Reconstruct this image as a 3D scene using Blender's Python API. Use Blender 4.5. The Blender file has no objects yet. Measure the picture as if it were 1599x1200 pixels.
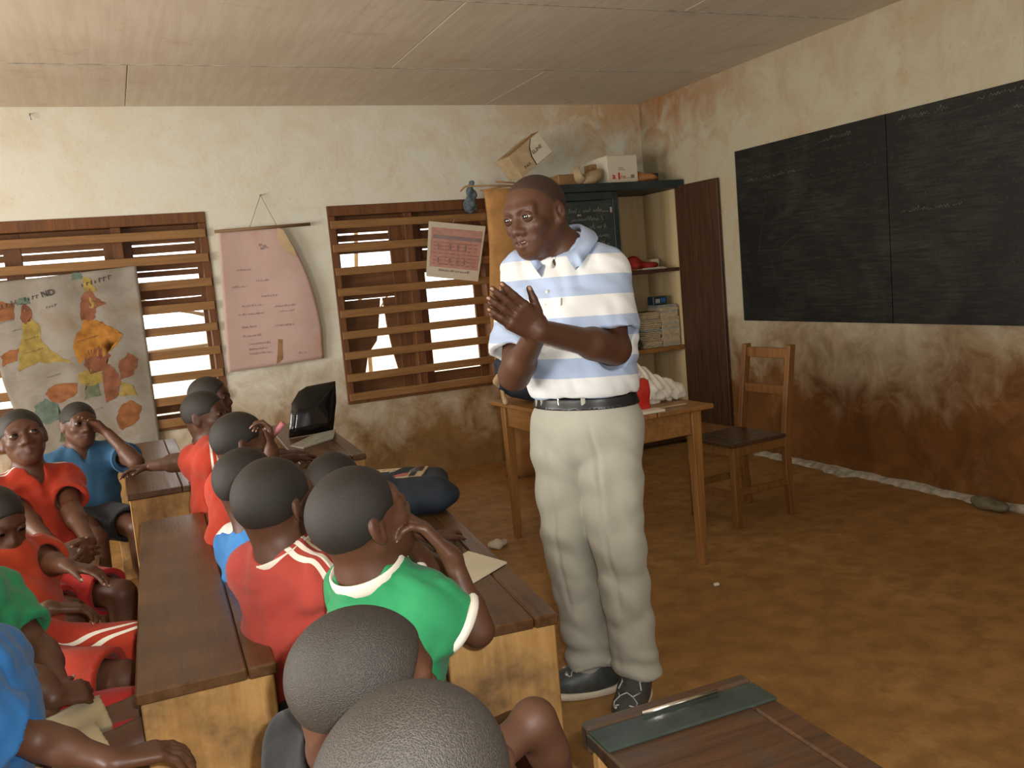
import bpy, bmesh, math, random
import numpy as np
from mathutils import Vector, Matrix
random.seed(7)
scn = bpy.context.scene
COL = scn.collection

# ---------------------------------------------------------------- camera
cd = bpy.data.cameras.new('camera'); cam = bpy.data.objects.new('camera', cd); COL.objects.link(cam)
yaw, pitch, roll, FPX = 0.4143, 0.12, -0.0898, 1380.9
fw = Vector((math.sin(yaw) * math.cos(pitch), math.cos(yaw) * math.cos(pitch), -math.sin(pitch)))
rt = Vector((math.cos(yaw), -math.sin(yaw), 0)); upv = rt.cross(fw)
r2 = rt * math.cos(roll) + upv * math.sin(roll); u2 = -rt * math.sin(roll) + upv * math.cos(roll)
cam.matrix_world = Matrix(((r2.x, u2.x, -fw.x, 0), (r2.y, u2.y, -fw.y, 0), (r2.z, u2.z, -fw.z, 1.39), (0, 0, 0, 1)))
cd.sensor_width = 36; cd.lens = FPX / 1599 * 36; cd.clip_start = .05
scn.camera = cam

# ---------------------------------------------------------------- world, daylight and the camera's flash
wd = bpy.data.worlds.new('world'); scn.world = wd; wd.use_nodes = True
bgn = wd.node_tree.nodes['Background']; bgn.inputs[0].default_value = (1, .97, .92, 1); bgn.inputs[1].default_value = 2.6

def area(name, loc, rot, sx, sy, power, color):
    l = bpy.data.lights.new(name, 'AREA'); l.shape = 'RECTANGLE'; l.size = sx; l.size_y = sy; l.energy = power; l.color = color
    o = bpy.data.objects.new(name, l); COL.objects.link(o); o.location = loc; o.rotation_euler = rot; return o
DAY = (1, .95, .88)
# daylight through the openings of the left wall, of the rear wall and of the two windows seen
area('daylight_left', (-3.06, 3.9, 1.35), (0, -math.pi / 2, 0), 1.3, 1.6, 120, DAY)
area('daylight_left', (-3.06, 0.9, 1.35), (0, -math.pi / 2, 0), 1.3, 1.6, 120, DAY)
area('daylight_rear', (-.6, -2.56, 1.3), (math.pi / 2, 0, math.pi), 1.6, 1.3, 60, DAY)
area('daylight_rear', (2.4, -2.56, 1.3), (math.pi / 2, 0, math.pi), 1.6, 1.3, 14, DAY)
fl = bpy.data.lights.new('camera_flash', 'SPOT'); fl.energy = 115; fl.shadow_soft_size = .012; fl.spot_size = math.radians(138); fl.spot_blend = .8
fl.color = (1, .975, .93)
fo = bpy.data.objects.new('camera_flash', fl); COL.objects.link(fo)
fo.matrix_world = Matrix.Translation(Vector(r2) * .055 + Vector(u2) * .05) @ cam.matrix_world
fo.rotation_mode = 'QUATERNION'
_q = (Vector((-.9, 6.15, 1.9)) - Vector((0, 0, 1.39))).normalized().lerp(fw, .62).normalized()
fo.rotation_quaternion = _q.to_track_quat('-Z', 'Y')

scn.view_settings.view_transform = 'Standard'; scn.view_settings.look = 'None'
scn.view_settings.exposure = 0.0; scn.view_settings.gamma = 1; scn.view_settings.use_curve_mapping = False

# ---------------------------------------------------------------- materials
MATS = {}
class NT:
    def __init__(s, name, rough=.6, spec=.4):
        s.m = bpy.data.materials.new(name); s.m.use_nodes = True; s.t = s.m.node_tree; s.n = s.t.nodes
        s.b = s.n['Principled BSDF']; s.b.inputs['Roughness'].default_value = rough; s.b.inputs['Specular IOR Level'].default_value = spec
    def new(s, t, **kw):
        n = s.n.new(t)
        for k, v in kw.items(): setattr(n, k, v)
        return n
    def put(s, sock, v):
        if hasattr(v, 'is_output') or hasattr(v, 'links'): s.t.links.new(v, sock)
        else: sock.default_value = v
    def coord(s, kind='Object', scale=(1, 1, 1), rnd=True, rot=(0, 0, 0)):
        tc = s.new('ShaderNodeTexCoord'); mp = s.new('ShaderNodeMapping'); mp.inputs['Scale'].default_value = scale; mp.inputs['Rotation'].default_value = rot
        s.t.links.new(tc.outputs[kind], mp.inputs[0])
        if rnd:
            oi = s.new('ShaderNodeObjectInfo'); mu = s.new('ShaderNodeMath', operation='MULTIPLY'); mu.inputs[1].default_value = 7.3
            s.t.links.new(oi.outputs['Random'], mu.inputs[0]); s.t.links.new(mu.outputs[0], mp.inputs['Location'])
        return mp.outputs[0]
    def noise(s, vec, scale, detail=4, rough=.55, dist=0):
        n = s.new('ShaderNodeTexNoise'); n.inputs['Scale'].default_value = scale; n.inputs['Detail'].default_value = detail
        n.inputs['Roughness'].default_value = rough; n.inputs['Distortion'].default_value = dist
        if vec is not None: s.t.links.new(vec, n.inputs['Vector'])
        return n.outputs['Fac']
    def ramp(s, fac, stops, interp='LINEAR'):
        r = s.new('ShaderNodeValToRGB'); e = r.color_ramp.elements; r.color_ramp.interpolation = interp
        while len(e) < len(stops): e.new(.5)
        for el, (p, c) in zip(e, stops):
            el.position = p; el.color = (*c, 1) if hasattr(c, '__len__') else (c, c, c, 1)
        s.put(r.inputs[0], fac); return r.outputs[0]
    def mix(s, fac, a, b, mode='MIX'):
        m = s.new('ShaderNodeMix', data_type='RGBA', blend_type=mode)
        s.put(m.inputs[0], fac)
        for i, v in ((6, a), (7, b)): s.put(m.inputs[i], (*v, 1) if isinstance(v, tuple) and len(v) == 3 else v)
        return m.outputs[2]
    def math(s, op, a, b=0.):
        m = s.new('ShaderNodeMath', operation=op); s.put(m.inputs[0], a); s.put(m.inputs[1], b); return m.outputs[0]
    def color(s, v): s.put(s.b.inputs['Base Color'], (*v, 1) if isinstance(v, tuple) and len(v) == 3 else v); return s
    def rough(s, v): s.put(s.b.inputs['Roughness'], v); return s
    def bump(s, h, strength=.3, dist=.01):
        b = s.new('ShaderNodeBump'); b.inputs['Strength'].default_value = strength; b.inputs['Distance'].default_value = dist
        s.put(b.inputs['Height'], h); s.t.links.new(b.outputs[0], s.b.inputs['Normal']); return s
    def attr(s, name): a = s.new('ShaderNodeAttribute', attribute_name=name); return a

def flat(name, c, rough=.6, spec=.35, metal=0, var=.12, scale=14):
    n = NT(name, rough, spec); v = n.coord()
    f = n.noise(v, scale, 4)
    a = tuple(x * (1 - var) for x in c); b = tuple(min(x * (1 + var), 1) for x in c)
    n.color(n.ramp(f, [(.3, a), (.7, b)])); n.b.inputs['Metallic'].default_value = metal; n.bump(n.noise(v, scale * 6, 3), .08, .004)
    MATS[name] = n.m; return n.m

def wood(name, light, dark, axis='Y', rough=.5, spec=.4, scale=1., stain=None, knots=0.):
    n = NT(name, rough, spec)
    sc = {'X': (.9, 14, 14), 'Y': (14, .9, 14), 'Z': (14, 14, .9)}[axis]
    v = n.coord(scale=tuple(x * scale for x in sc)); v0 = n.coord()
    g = n.noise(v, 3.0, 6, .62, .5); g2 = n.noise(v, 11, 3, .6)
    c = n.ramp(n.math('ADD', n.math('MULTIPLY', g, .75), n.math('MULTIPLY', g2, .25)), [(.33, dark), (.5, tuple((a + b) / 2 for a, b in zip(light, dark))), (.66, light)])
    if stain:
        f = n.ramp(n.noise(v0, 5.5, 5, .65), [(.45, 0.), (.66, 1.)])
        c = n.mix(n.math('MULTIPLY', f, stain[1]), c, stain[0])
    n.color(c); n.bump(g2, .18, .004); n.rough(n.ramp(g, [(.3, rough * .8), (.7, min(rough * 1.25, 1))]))
    MATS[name] = n.m; return n.m

# walls
def plaster(name, white, brown, z0, z1, seed, top=.0, corner=None, streak=.5, gloss=.75):
    n = NT(name, gloss, .25); v = n.coord(rnd=False); n.b.inputs['Specular IOR Level'].default_value = .2
    mp = n.new('ShaderNodeMapping'); mp.inputs['Location'].default_value = (seed, seed * 2, 0); n.t.links.new(v, mp.inputs[0]); v1 = mp.outputs[0]
    sx = n.new('ShaderNodeSeparateXYZ'); n.t.links.new(v, sx.inputs[0]); z = sx.outputs[2]
    big = n.noise(v1, 1.1, 5, .62, .4); med = n.noise(v1, 4.5, 6, .65, .6); fine = n.noise(v1, 26, 4, .6)
    base = n.mix(n.ramp(med, [(.42, 0.), (.75, .55)]), white, tuple(a * b for a, b in zip(white, (.93, .84, .68))))
    # damp brown staining rising from the floor
    zz = n.math('ADD', z, n.math('MULTIPLY', n.math('SUBTRACT', big, .5), -1.3))
    zz = n.math('ADD', zz, n.math('MULTIPLY', n.math('SUBTRACT', med, .5), -1.0))
    mr = n.new('ShaderNodeMapRange'); mr.inputs[1].default_value = z1; mr.inputs[2].default_value = z0; n.t.links.new(zz, mr.inputs[0])
    c = n.mix(mr.outputs[0], base, n.mix(n.ramp(med, [(.35, 0.), (.65, 1.)]), brown, tuple(x * .62 for x in brown)))
    # patches of brown higher up
    p = n.ramp(n.noise(v1, 2.3, 6, .7, .8), [(.54, 0.), (.72, streak)])
    c = n.mix(p, c, tuple(min(a * 1.5 + .06, 1) for a in brown))
    # rain marks under the ceiling
    mr2 = n.new('ShaderNodeMapRange'); mr2.inputs[1].default_value = 2.2; mr2.inputs[2].default_value = 2.68; n.t.links.new(n.math('ADD', z, n.math('MULTIPLY', n.math('SUBTRACT', med, .5), 1.4)), mr2.inputs[0])
    t = n.math('MULTIPLY', mr2.outputs[0], top)
    if corner is not None:
        ax, x0, x1 = corner
        mr3 = n.new('ShaderNodeMapRange'); mr3.inputs[1].default_value = x0; mr3.inputs[2].default_value = x1; n.t.links.new(sx.outputs[ax], mr3.inputs[0])
        t = n.math('MULTIPLY', mr2.outputs[0], n.math('ADD', n.math('MULTIPLY', mr3.outputs[0], .75), top))
    c = n.mix(t, c, tuple(min(a * 1.3 + .03, 1) for a in brown))
    c = n.mix(n.ramp(fine, [(.62, 0.), (.78, .3)]), c, brown)
    n.color(c); n.bump(n.math('ADD', n.math('MULTIPLY', med, .6), n.math('MULTIPLY', fine, .4)), .35, .012)
    MATS[name] = n.m
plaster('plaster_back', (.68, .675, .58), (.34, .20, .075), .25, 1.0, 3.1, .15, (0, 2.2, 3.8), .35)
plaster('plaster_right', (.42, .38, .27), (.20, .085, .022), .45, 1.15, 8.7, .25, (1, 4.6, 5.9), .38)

def cement():
    n = NT('cement_floor', .62, .3); v = n.coord(rnd=False)
    a = n.noise(v, 1.3, 6, .65, .3); b = n.noise(v, 9, 5, .65); f = n.noise(v, 60, 3, .6)
    c = n.ramp(a, [(.3, (.29, .15, .045)), (.52, (.38, .205, .065)), (.75, (.46, .27, .10))])
    c = n.mix(n.ramp(b, [(.38, .65), (.6, 0.)]), c, (.20, .10, .03))
    c = n.mix(n.ramp(f, [(.66, 0.), (.8, .4)]), c, (.42, .27, .12))
    n.color(c); n.bump(n.math('ADD', n.math('MULTIPLY', b, .5), f), .25, .006); MATS['cement_floor'] = n.m
cement()
def ceil():
    n = NT('hardboard', .8, .2); v = n.coord(rnd=False)
    a = n.noise(v, 1.0, 5, .6); b = n.noise(n.coord(scale=(14, 1, 1), rnd=False), 2, 4, .6); d = n.noise(v, 3.2, 6, .7, .5)
    c = n.ramp(a, [(.3, (.58, .51, .40)), (.7, (.68, .61, .49))])
    c = n.mix(n.ramp(b, [(.4, .25), (.6, 0.)]), c, (.44, .34, .25))
    c = n.mix(n.ramp(d, [(.58, 0.), (.78, .55)]), c, (.40, .24, .12))
    n.color(c); n.bump(b, .08, .004); MATS['hardboard'] = n.m
ceil()
def chalkboard(name, base, amount):
    n = NT(name, .55, .35); v = n.coord(rnd=False)
    a = n.noise(v, 2.2, 6, .7, .6); s = n.noise(n.coord(scale=(2, 2, 30), rnd=False), 2.5, 5, .7)
    c = n.mix(n.ramp(n.math('MULTIPLY', a, s), [(.22, 0.), (.42, amount)]), base, (.16, .17, .13))
    n.color(c); n.bump(n.noise(v, 30, 4), .12, .004); MATS[name] = n.m
chalkboard('blackboard_paint', (.0055, .006, .0045), .16)
chalkboard('cabinet_blackboard', (.028, .036, .034), .35)

wood('desk_top', (.115, .052, .018), (.052, .022, .008), 'Y', .34, .5, stain=((.20, .115, .05), .35))
wood('desk_panel', (.52, .30, .11), (.34, .18, .058), 'Z', .6, .3, .6, stain=((.13, .075, .035), .85))
wood('desk_edge', (.20, .10, .035), (.10, .045, .015), 'Y', .5, .4)
wood('table_wood', (.34, .165, .045), (.19, .08, .02), 'Y', .42, .45, stain=((.13, .06, .02), .4))
wood('table_leg_wood', (.34, .165, .045), (.20, .085, .022), 'Z', .45, .45)
wood('chair_wood', (.25, .115, .03), (.14, .055, .014), 'Z', .45, .4)
wood('window_wood', (.185, .075, .024), (.085, .032, .012), 'Z', .55, .3)
wood('window_slat_wood', (.29, .155, .055), (.18, .085, .028), 'X', .55, .3)
wood('plank_wood', (.19, .085, .03), (.10, .04, .015), 'X', .6, .3)
wood('cabinet_door_wood', (.075, .034, .014), (.035, .015, .007), 'Z', .5, .35)
wood('cabinet_interior', (.56, .44, .25), (.46, .34, .18), 'Z', .7, .2, .5)
wood('tan_plywood', (.56, .31, .115), (.44, .22, .07), 'Z', .55, .3, .4)
wood('pale_rod_wood', (.26, .16, .08), (.17, .10, .05), 'X', .6, .3)
wood('dark_board', (.10, .045, .02), (.04, .02, .01), 'X', .3, .5, stain=((.035, .05, .045), .6))
flat('navy_paint', (.022, .032, .032), .5, .4, var=.35, scale=5)
flat('slate_paint', (.03, .042, .036), .25, .5, var=.4, scale=9)
flat('white_paint', (.75, .72, .62))
flat('paper', (.60, .55, .42), .7, .2, var=.06)
flat('paper_ink', (.16, .13, .14), .8, .1)
flat('chalk_pale', (.20, .21, .18), .9, .05)
flat('chalk', (.045, .047, .038), .9, .05, var=.5, scale=60)
flat('chalk_bright', (.09, .09, .07), .9, .05, var=.6, scale=60)
flat('white_strip', (.40, .37, .30), .8, .2, var=.4, scale=20)
flat('cardboard', (.45, .33, .19), .75, .2, var=.15)
flat('cardboard_dark', (.30, .17, .075), .75, .2, var=.2)
flat('box_white', (.62, .56, .44), .6, .25, var=.04)
flat('box_red', (.50, .02, .02), .5, .3)
flat('box_brown_ink', (.10, .055, .03), .6, .2)
flat('box_grey_ink', (.12, .11, .10), .6, .2)
flat('red_cloth', (.30, .03, .025), .85, .15, var=.25)
flat('red_plastic', (.42, .02, .015), .3, .5, var=.15)
flat('book_green', (.06, .09, .05), .6, .3, var=.3)
flat('book_brown', (.16, .07, .04), .6, .3, var=.3)
flat('book_pages', (.46, .36, .22), .7, .2, var=.25, scale=50)
flat('book_grey', (.33, .33, .28), .7, .2, var=.2, scale=40)
flat('blue_box', (.02, .04, .06), .4, .4)
flat('black_plastic', (.007, .007, .007), .16, .6, var=.3)
flat('navy_fabric', (.02, .028, .04), .7, .3, var=.3)
flat('pink', (.52, .18, .20), .5, .3)
flat('belt_leather', (.008, .008, .009), .35, .5)
flat('metal', (.75, .72, .66), .25, .5, metal=1., var=.05)
flat('shoe_grey', (.055, .062, .058), .45, .5, var=.25, scale=40)
flat('shoe_silver', (.55, .56, .54), .18, .6, var=.1)
flat('shoe_sole', (.62, .56, .44), .6, .3)
flat('stone', (.16, .14, .09), .9, .1, var=.4)
flat('cord', (.30, .24, .15), .8, .1)
flat('blue_rag', (.10, .13, .15), .85, .1, var=.5, scale=30)
flat('dirty_foam', (.42, .22, .08), .9, .1, var=.25, scale=8)
flat('orange_clay', (.42, .19, .07), .8, .15, var=.2)
flat('nail', (.38, .22, .15), .3, .5, var=.03)
flat('trim_white', (.72, .68, .58), .8, .2, var=.06)
flat('collar_blue', (.10, .22, .50), .8, .15, var=.06)
flat('teeth', (.7, .64, .52), .3, .5, var=.02)
flat('sock', (.28, .19, .12), .9, .1)
flat('ink_grey', (.30, .22, .22), .8, .1)
flat('ink_red', (.42, .18, .15), .8, .1)
flat('calendar_pink', (.50, .28, .23), .8, .1, var=.12, scale=30)
flat('tin', (.35, .3, .25), .4, .4, metal=.5)
flat('badge_yellow', (.65, .42, .05), .7, .2)

def skinmat():
    n = NT('skin', .42, .42); a = n.attr('col'); v = n.coord(rnd=False)
    f = n.noise(v, 9, 4, .6); g = n.noise(v, 420, 3, .6)
    n.color(n.mix(n.ramp(f, [(.35, .0), (.7, .3)]), a.outputs[0], n.mix(.5, a.outputs[0], (.17, .065, .028))))
    n.rough(n.ramp(f, [(.3, .42), (.7, .58)])); n.bump(g, .10, .0012)
    n.b.inputs['Subsurface Weight'].default_value = .06; n.b.inputs['Subsurface Scale'].default_value = .01
    n.b.inputs['Subsurface Radius'].default_value = (1, .35, .2)
    MATS['skin'] = n.m
skinmat()
def hairmat(name, c1, c2, sc):
    n = NT(name, .55, .45); v = n.coord(rnd=False)
    a = n.noise(v, 5, 4, .6); vo = n.new('ShaderNodeTexVoronoi'); vo.inputs['Scale'].default_value = sc; n.t.links.new(v, vo.inputs['Vector'])
    g = n.noise(v, sc * 1.3, 3, .7)
    c = n.mix(n.ramp(vo.outputs['Distance'], [(.15, 0.), (.65, 1.)]), c1, c2)
    c = n.mix(n.ramp(a, [(.4, 0.), (.7, .35)]), c, tuple(x * .6 for x in c1))
    n.color(c); n.bump(n.math('ADD', vo.outputs['Distance'], g), .6, .0012)
    MATS[name] = n.m
hairmat('hair', (.010, .009, .008), (.024, .018, .014), 620)
hairmat('hair_cropped', (.014, .012, .010), (.046, .038, .030), 560)
def eyemat():
    n = NT('eye', .08, .6); p = n.attr('pole').outputs['Fac']
    n.color(n.ramp(p, [(0, (.30, .24, .19)), (.74, (.34, .28, .22)), (.80, (.02, .011, .007)), (.97, (.002, .002, .002))]))
    MATS['eye'] = n.m
eyemat()
hairmat('hair_thin', (.040, .019, .011), (.050, .024, .014), 620)
def cloth(name, c, var=.14, rough=.85, weave=900, c2=None):
    n = NT(name, rough, .2); v = n.coord(rnd=False)
    f = n.noise(v, 7, 4, .6)
    n.color(n.ramp(f, [(.3, tuple(x * (1 - var) for x in c)), (.7, tuple(min(1, x * (1 + var)) for x in c))]))
    n.bump(n.math('ADD', n.noise(v, 38, 3, .6), n.math('MULTIPLY', n.noise(v, weave, 2), .15)), .25, .004)
    n.b.inputs['Sheen Weight'].default_value = .08
    MATS[name] = n.m; return n
def striped_cloth(name, base, stripes, attr='st', color=(.80, .76, .66)):
    """stripes: list of (lo, hi) of the attribute that are white"""
    n = cloth(name, base)
    src = n.b.inputs['Base Color'].links[0].from_socket
    a = n.attr(attr).outputs['Fac']
    stops = [(0, 0.)]
    for lo, hi in stripes: stops += [(lo, 1.), (hi, 0.)]
    sm = n.math('GREATER_THAN', n.attr('sm').outputs['Fac'], .5)
    n.color(n.mix(n.math('MULTIPLY', n.ramp(a, stops, 'CONSTANT'), sm), src, color)); return n.m
cloth('trousers', (.40, .39, .325), .05)
cloth('red_shirt', (.36, .03, .02)); cloth('orange_red', (.42, .05, .018)); cloth('green_shirt', (.025, .23, .09)); cloth('blue_shirt', (.025, .125, .33))
cloth('dull_blue_shirt', (.035, .105, .20)); cloth('dark_shirt', (.008, .008, .009)); cloth('khaki', (.38, .30, .17)); cloth('dark_shorts', (.03, .03, .035)); cloth('red_shorts', (.36, .022, .018))
striped_cloth('red_striped_shirt', (.37, .052, .038), [(.30, .38), (.46, .54), (.62, .70)])
striped_cloth('red_two_stripe', (.40, .04, .018), [(.36, .44), (.56, .64)])
striped_cloth('blue_white_shirt', (.04, .19, .48), [(.5, 1.)], color=(.74, .74, .70))
n_ = cloth('polo', (.70, .71, .70), .03)
_s = n_.b.inputs['Base Color'].links[0].from_socket
_a = n_.attr('band').outputs['Fac']; _fr = n_.math('FRACT', _a)
n_.color(n_.mix(n_.ramp(_fr, [(0, 1.), (.50, 0.)], 'CONSTANT'), _s, (.38, .47, .64)))

# ---------------------------------------------------------------- implicit surface engine
def V(*a): return np.array(a if len(a) > 1 else a[0], float)
def nrm(v):
    v = np.asarray(v, float); return v / max(np.linalg.norm(v), 1e-9)

def cap(a, b, ra, rb, k=.012, flat=None, cut=None):
    """tapered capsule a->b; flat=(axis, s) stretches its section by s along axis; cut: flat end at b"""
    return dict(t='cap', a=V(a), b=V(b), ra=ra, rb=rb, k=k, flat=flat, cut=cut, op='u')
def ell(c, r, k=.012, R=None):
    return dict(t='ell', c=V(c), r=V(r), k=k, R=np.eye(3) if R is None else R, op='u')
def box(c, h, rd, k=.005, R=None):
    return dict(t='box', c=V(c), h=V(h), rd=rd, k=k, R=np.eye(3) if R is None else R, op='u')
def plane(c, n):                       # keeps the side opposite to n
    return dict(t='plane', c=V(c), n=nrm(n), op='i', k=0)
def sub(p, k=None):
    q = dict(p); q['op'] = 's'
    if k is not None: q['k'] = k
    return q

def pdist(p, X):
    t = p['t']
    if t == 'cap':
        a, b = p['a'], p['b']; Q = X - a; ab = b - a
        if p['flat'] is not None:
            ax, s = p['flat']; ax = nrm(ax); f = (1 / s - 1)
            Q = Q + (Q @ ax)[:, None] * f * ax; ab = ab + (ab @ ax) * f * ax
        L2 = ab @ ab + 1e-12
        h = np.clip((Q @ ab) / L2, 0, 1)
        d = np.sqrt(((Q - h[:, None] * ab) ** 2).sum(1)) - (p['ra'] + (p['rb'] - p['ra']) * h)
        if p['cut'] is not None:
            d = np.maximum(d, (X - b) @ nrm(b - a) - p['cut'])
        return d
    if t == 'ell':
        q = (X - p['c']) @ p['R']; r = p['r']
        k0 = np.sqrt(((q / r) ** 2).sum(1)); k1 = np.sqrt(((q / (r * r)) ** 2).sum(1))
        return np.where(k0 < .05, -r.min(), k0 * (k0 - 1) / np.maximum(k1, 1e-9))
    if t == 'box':
        q = np.abs((X - p['c']) @ p['R']) - (p['h'] - p['rd'])
        return np.sqrt((np.maximum(q, 0) ** 2).sum(1)) + np.minimum(q.max(1), 0) - p['rd']
    if t == 'plane':
        return (X - p['c']) @ p['n']

def pbox(p):
    if p['t'] == 'cap':
        r = max(p['ra'], p['rb']) * (p['flat'][1] if p['flat'] else 1)
        return np.minimum(p['a'], p['b']) - r, np.maximum(p['a'], p['b']) + r
    m = np.linalg.norm(p['r'] if p['t'] == 'ell' else p['h']) if p['t'] == 'box' else max(p['r'])
    return p['c'] - m, p['c'] + m

def comb(f, d, p):
    k = p['k']
    if p['op'] == 'u':
        if k <= 0: return np.minimum(f, d)
        h = np.maximum(k - np.abs(f - d), 0) / k
        return np.minimum(f, d) - h * h * k * .25
    if p['op'] == 's':
        if k <= 0: return np.maximum(f, -d)
        h = np.maximum(k - np.abs(f + d), 0) / k
        return np.maximum(f, -d) + h * h * k * .25
    return np.maximum(f, d)

def surface(prims, vx, warp=None, B=8):
    """meshes the smooth union/difference of prims at voxel vx: returns verts, quads"""
    bb = [pbox(p) for p in prims if p['op'] == 'u']
    lo = np.min([b[0] for b in bb], 0) - .03; hi = np.max([b[1] for b in bb], 0) + .03
    nb = np.ceil((hi - lo) / (vx * B)).astype(int)
    g = np.stack(np.meshgrid(*[np.arange(n) for n in nb], indexing='ij'), -1).reshape(-1, 3)
    C = lo + (g + .5) * vx * B
    h = vx * B * .87
    dc = [pdist(p, C) for p in prims]
    f = np.full(len(C), 9.)
    for p, d in zip(prims, dc): f = comb(f, d, p)
    act = np.abs(f) < h * 1.45 + (.012 if warp else 0)
    g = g[act]; fa = f[act]; dc = [d[act] for d in dc]
    o = np.stack(np.meshgrid(*[np.arange(B + 1)] * 3, indexing='ij'), -1).reshape(-1, 3)
    nA, nO = len(g), len(o)
    idx = (g[:, None, :] * B + o[None]).reshape(-1, 3)
    X = lo + idx * vx
    F = np.full((nA, nO), 9.)
    X3 = X.reshape(nA, nO, 3)
    for p, d in zip(prims, dc):
        if p['op'] == 'u': m = d < np.maximum(fa, 0) + 2.3 * h + p['k']
        elif p['op'] == 's': m = d < 2.3 * h + p['k']
        else: m = np.ones(nA, bool)
        if not m.any(): continue
        dd = pdist(p, X3[m].reshape(-1, 3)).reshape(-1, nO)
        F[m] = comb(F[m], dd, p)
    if warp is not None: F = F + warp(X).reshape(nA, nO)
    dim = nb * B + 1
    D = np.full(tuple(dim), 9., np.float32)
    D[idx[:, 0], idx[:, 1], idx[:, 2]] = F.reshape(-1)
    oc = np.stack(np.meshgrid(*[np.arange(B)] * 3, indexing='ij'), -1).reshape(-1, 3)
    cells = (g[:, None, :] * B + oc[None]).reshape(-1, 3)
    cor = np.array([(i, j, k) for i in (0, 1) for j in (0, 1) for k in (0, 1)])
    vals = np.stack([D[cells[:, 0] + c[0], cells[:, 1] + c[1], cells[:, 2] + c[2]] for c in cor], 1)
    s = vals < 0; n = s.sum(1); mix = (n > 0) & (n < 8) & (vals.max(1) < 8.9)
    cells, vals, s = cells[mix], vals[mix], s[mix]
    P = np.zeros((len(cells), 3)); W = np.zeros(len(cells))
    for a in range(8):
        for ax in range(3):
            if cor[a][ax] == 0:
                b = a | (4 >> ax)
                m = s[:, a] != s[:, b]
                va, vb = vals[m, a], vals[m, b]; t = va / (va - vb)
                q = np.repeat(cor[a][None].astype(float), m.sum(), 0); q[:, ax] += t
                P[m] += q; W[m] += 1
    verts = lo + (cells + P / W[:, None]) * vx
    I = np.full(tuple(dim), -1, np.int32)
    I[cells[:, 0], cells[:, 1], cells[:, 2]] = np.arange(len(cells))
    quads = []
    for ax in range(3):
        b_, c_ = (ax + 1) % 3, (ax + 2) % 3
        e = 4 >> ax
        m = (s[:, 0] != s[:, e]) & (cells[:, b_] > 0) & (cells[:, c_] > 0)
        cc = cells[m]; ins = s[m, 0]
        def at(db, dc_):
            q = cc.copy(); q[:, b_] -= db; q[:, c_] -= dc_
            return I[q[:, 0], q[:, 1], q[:, 2]]
        q = np.stack([at(0, 0), at(1, 0), at(1, 1), at(0, 1)], 1)
        q[~ins] = q[~ins][:, ::-1]
        quads.append(q[(q >= 0).all(1)])
    return verts, np.concatenate(quads)[:, ::-1] if False else np.concatenate(quads)

def field(prims, X):
    f = np.full(len(X), 9.)
    for p in prims: f = comb(f, pdist(p, X), p)
    return f

def waves(seed, amp, freq, n=5, dirs=None, sharp=False):
    """smooth wrinkles: a few domain-warped sine ridges"""
    r = np.random.RandomState(seed)
    K = r.normal(size=(n, 3)); K /= np.linalg.norm(K, axis=1)[:, None]
    if dirs is not None: K = K * .45 + np.array([dirs[i % len(dirs)] for i in range(n)])
    K *= freq * r.uniform(.6, 1.5, (n, 1)); ph = r.uniform(0, 6.28, n)
    K2 = r.normal(size=(n, 3)) * freq * .35
    def f(X):
        o = np.zeros(len(X))
        for i in range(n):
            a_ = np.abs(np.sin(.5 * (X @ K[i] + ph[i] + 1.8 * np.sin(X @ K2[i] + ph[i] * 2)))); o += .9 - 2.4 * a_ * np.sqrt(a_) if sharp else np.sin(X @ K[i] + ph[i] + 1.8 * np.sin(X @ K2[i] + ph[i] * 2))
        return o * (amp / math.sqrt(n))
    return f

def mesh_obj(name, verts, faces, material, parent=None, smooth=True, origin=None, col=None, fld=None):
    verts = np.asarray(verts, float)
    if origin is not None: verts = verts - np.asarray(origin)
    me = bpy.data.meshes.new(name)
    faces = np.asarray(faces)
    nf, fn = faces.shape
    me.vertices.add(len(verts)); me.vertices.foreach_set('co', verts.astype(np.float32).ravel())
    me.loops.add(nf * fn); me.loops.foreach_set('vertex_index', faces.astype(np.int32).ravel())
    me.polygons.add(nf); me.polygons.foreach_set('loop_start', np.arange(0, nf * fn, fn, dtype=np.int32))
    me.polygons.foreach_set('loop_total', np.full(nf, fn, dtype=np.int32))
    me.update(calc_edges=True)
    if smooth: me.polygons.foreach_set('use_smooth', np.ones(nf, bool))
    if col is not None:
        a = me.color_attributes.new('col', 'FLOAT_COLOR', 'POINT')
        a.data.foreach_set('color', np.concatenate([col, np.ones((len(col), 1))], 1).astype(np.float32).ravel())
    if fld is not None:
        for nme, v in fld.items():
            a = me.attributes.new(nme, 'FLOAT', 'POINT'); a.data.foreach_set('value', v.astype(np.float32))
    me.materials.append(material)
    o = bpy.data.objects.new(name, me); COL.objects.link(o)
    if parent is not None: o.parent = parent
    return o

def laplace(verts, quads, it=1, w=.5):
    e = np.concatenate([quads[:, [0, 1]], quads[:, [1, 2]], quads[:, [2, 3]], quads[:, [3, 0]]])
    for _ in range(it):
        s = np.zeros_like(verts); c = np.zeros(len(verts))
        for ax in range(3): s[:, ax] = np.bincount(e[:, 0], verts[e[:, 1], ax], len(verts)) + np.bincount(e[:, 1], verts[e[:, 0], ax], len(verts))
        c = np.bincount(e[:, 0], minlength=len(verts)) + np.bincount(e[:, 1], minlength=len(verts))
        verts = verts * (1 - w) + w * s / np.maximum(c, 1)[:, None]
    return verts

# ---------------------------------------------------------------- people
def rot_frame(d, up):
    """columns: x right, y forward, z up of a head looking along d"""
    d = nrm(d); x = nrm(np.cross(d, up)); z = np.cross(x, d)
    return np.stack([x, d, z], 1)

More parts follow.
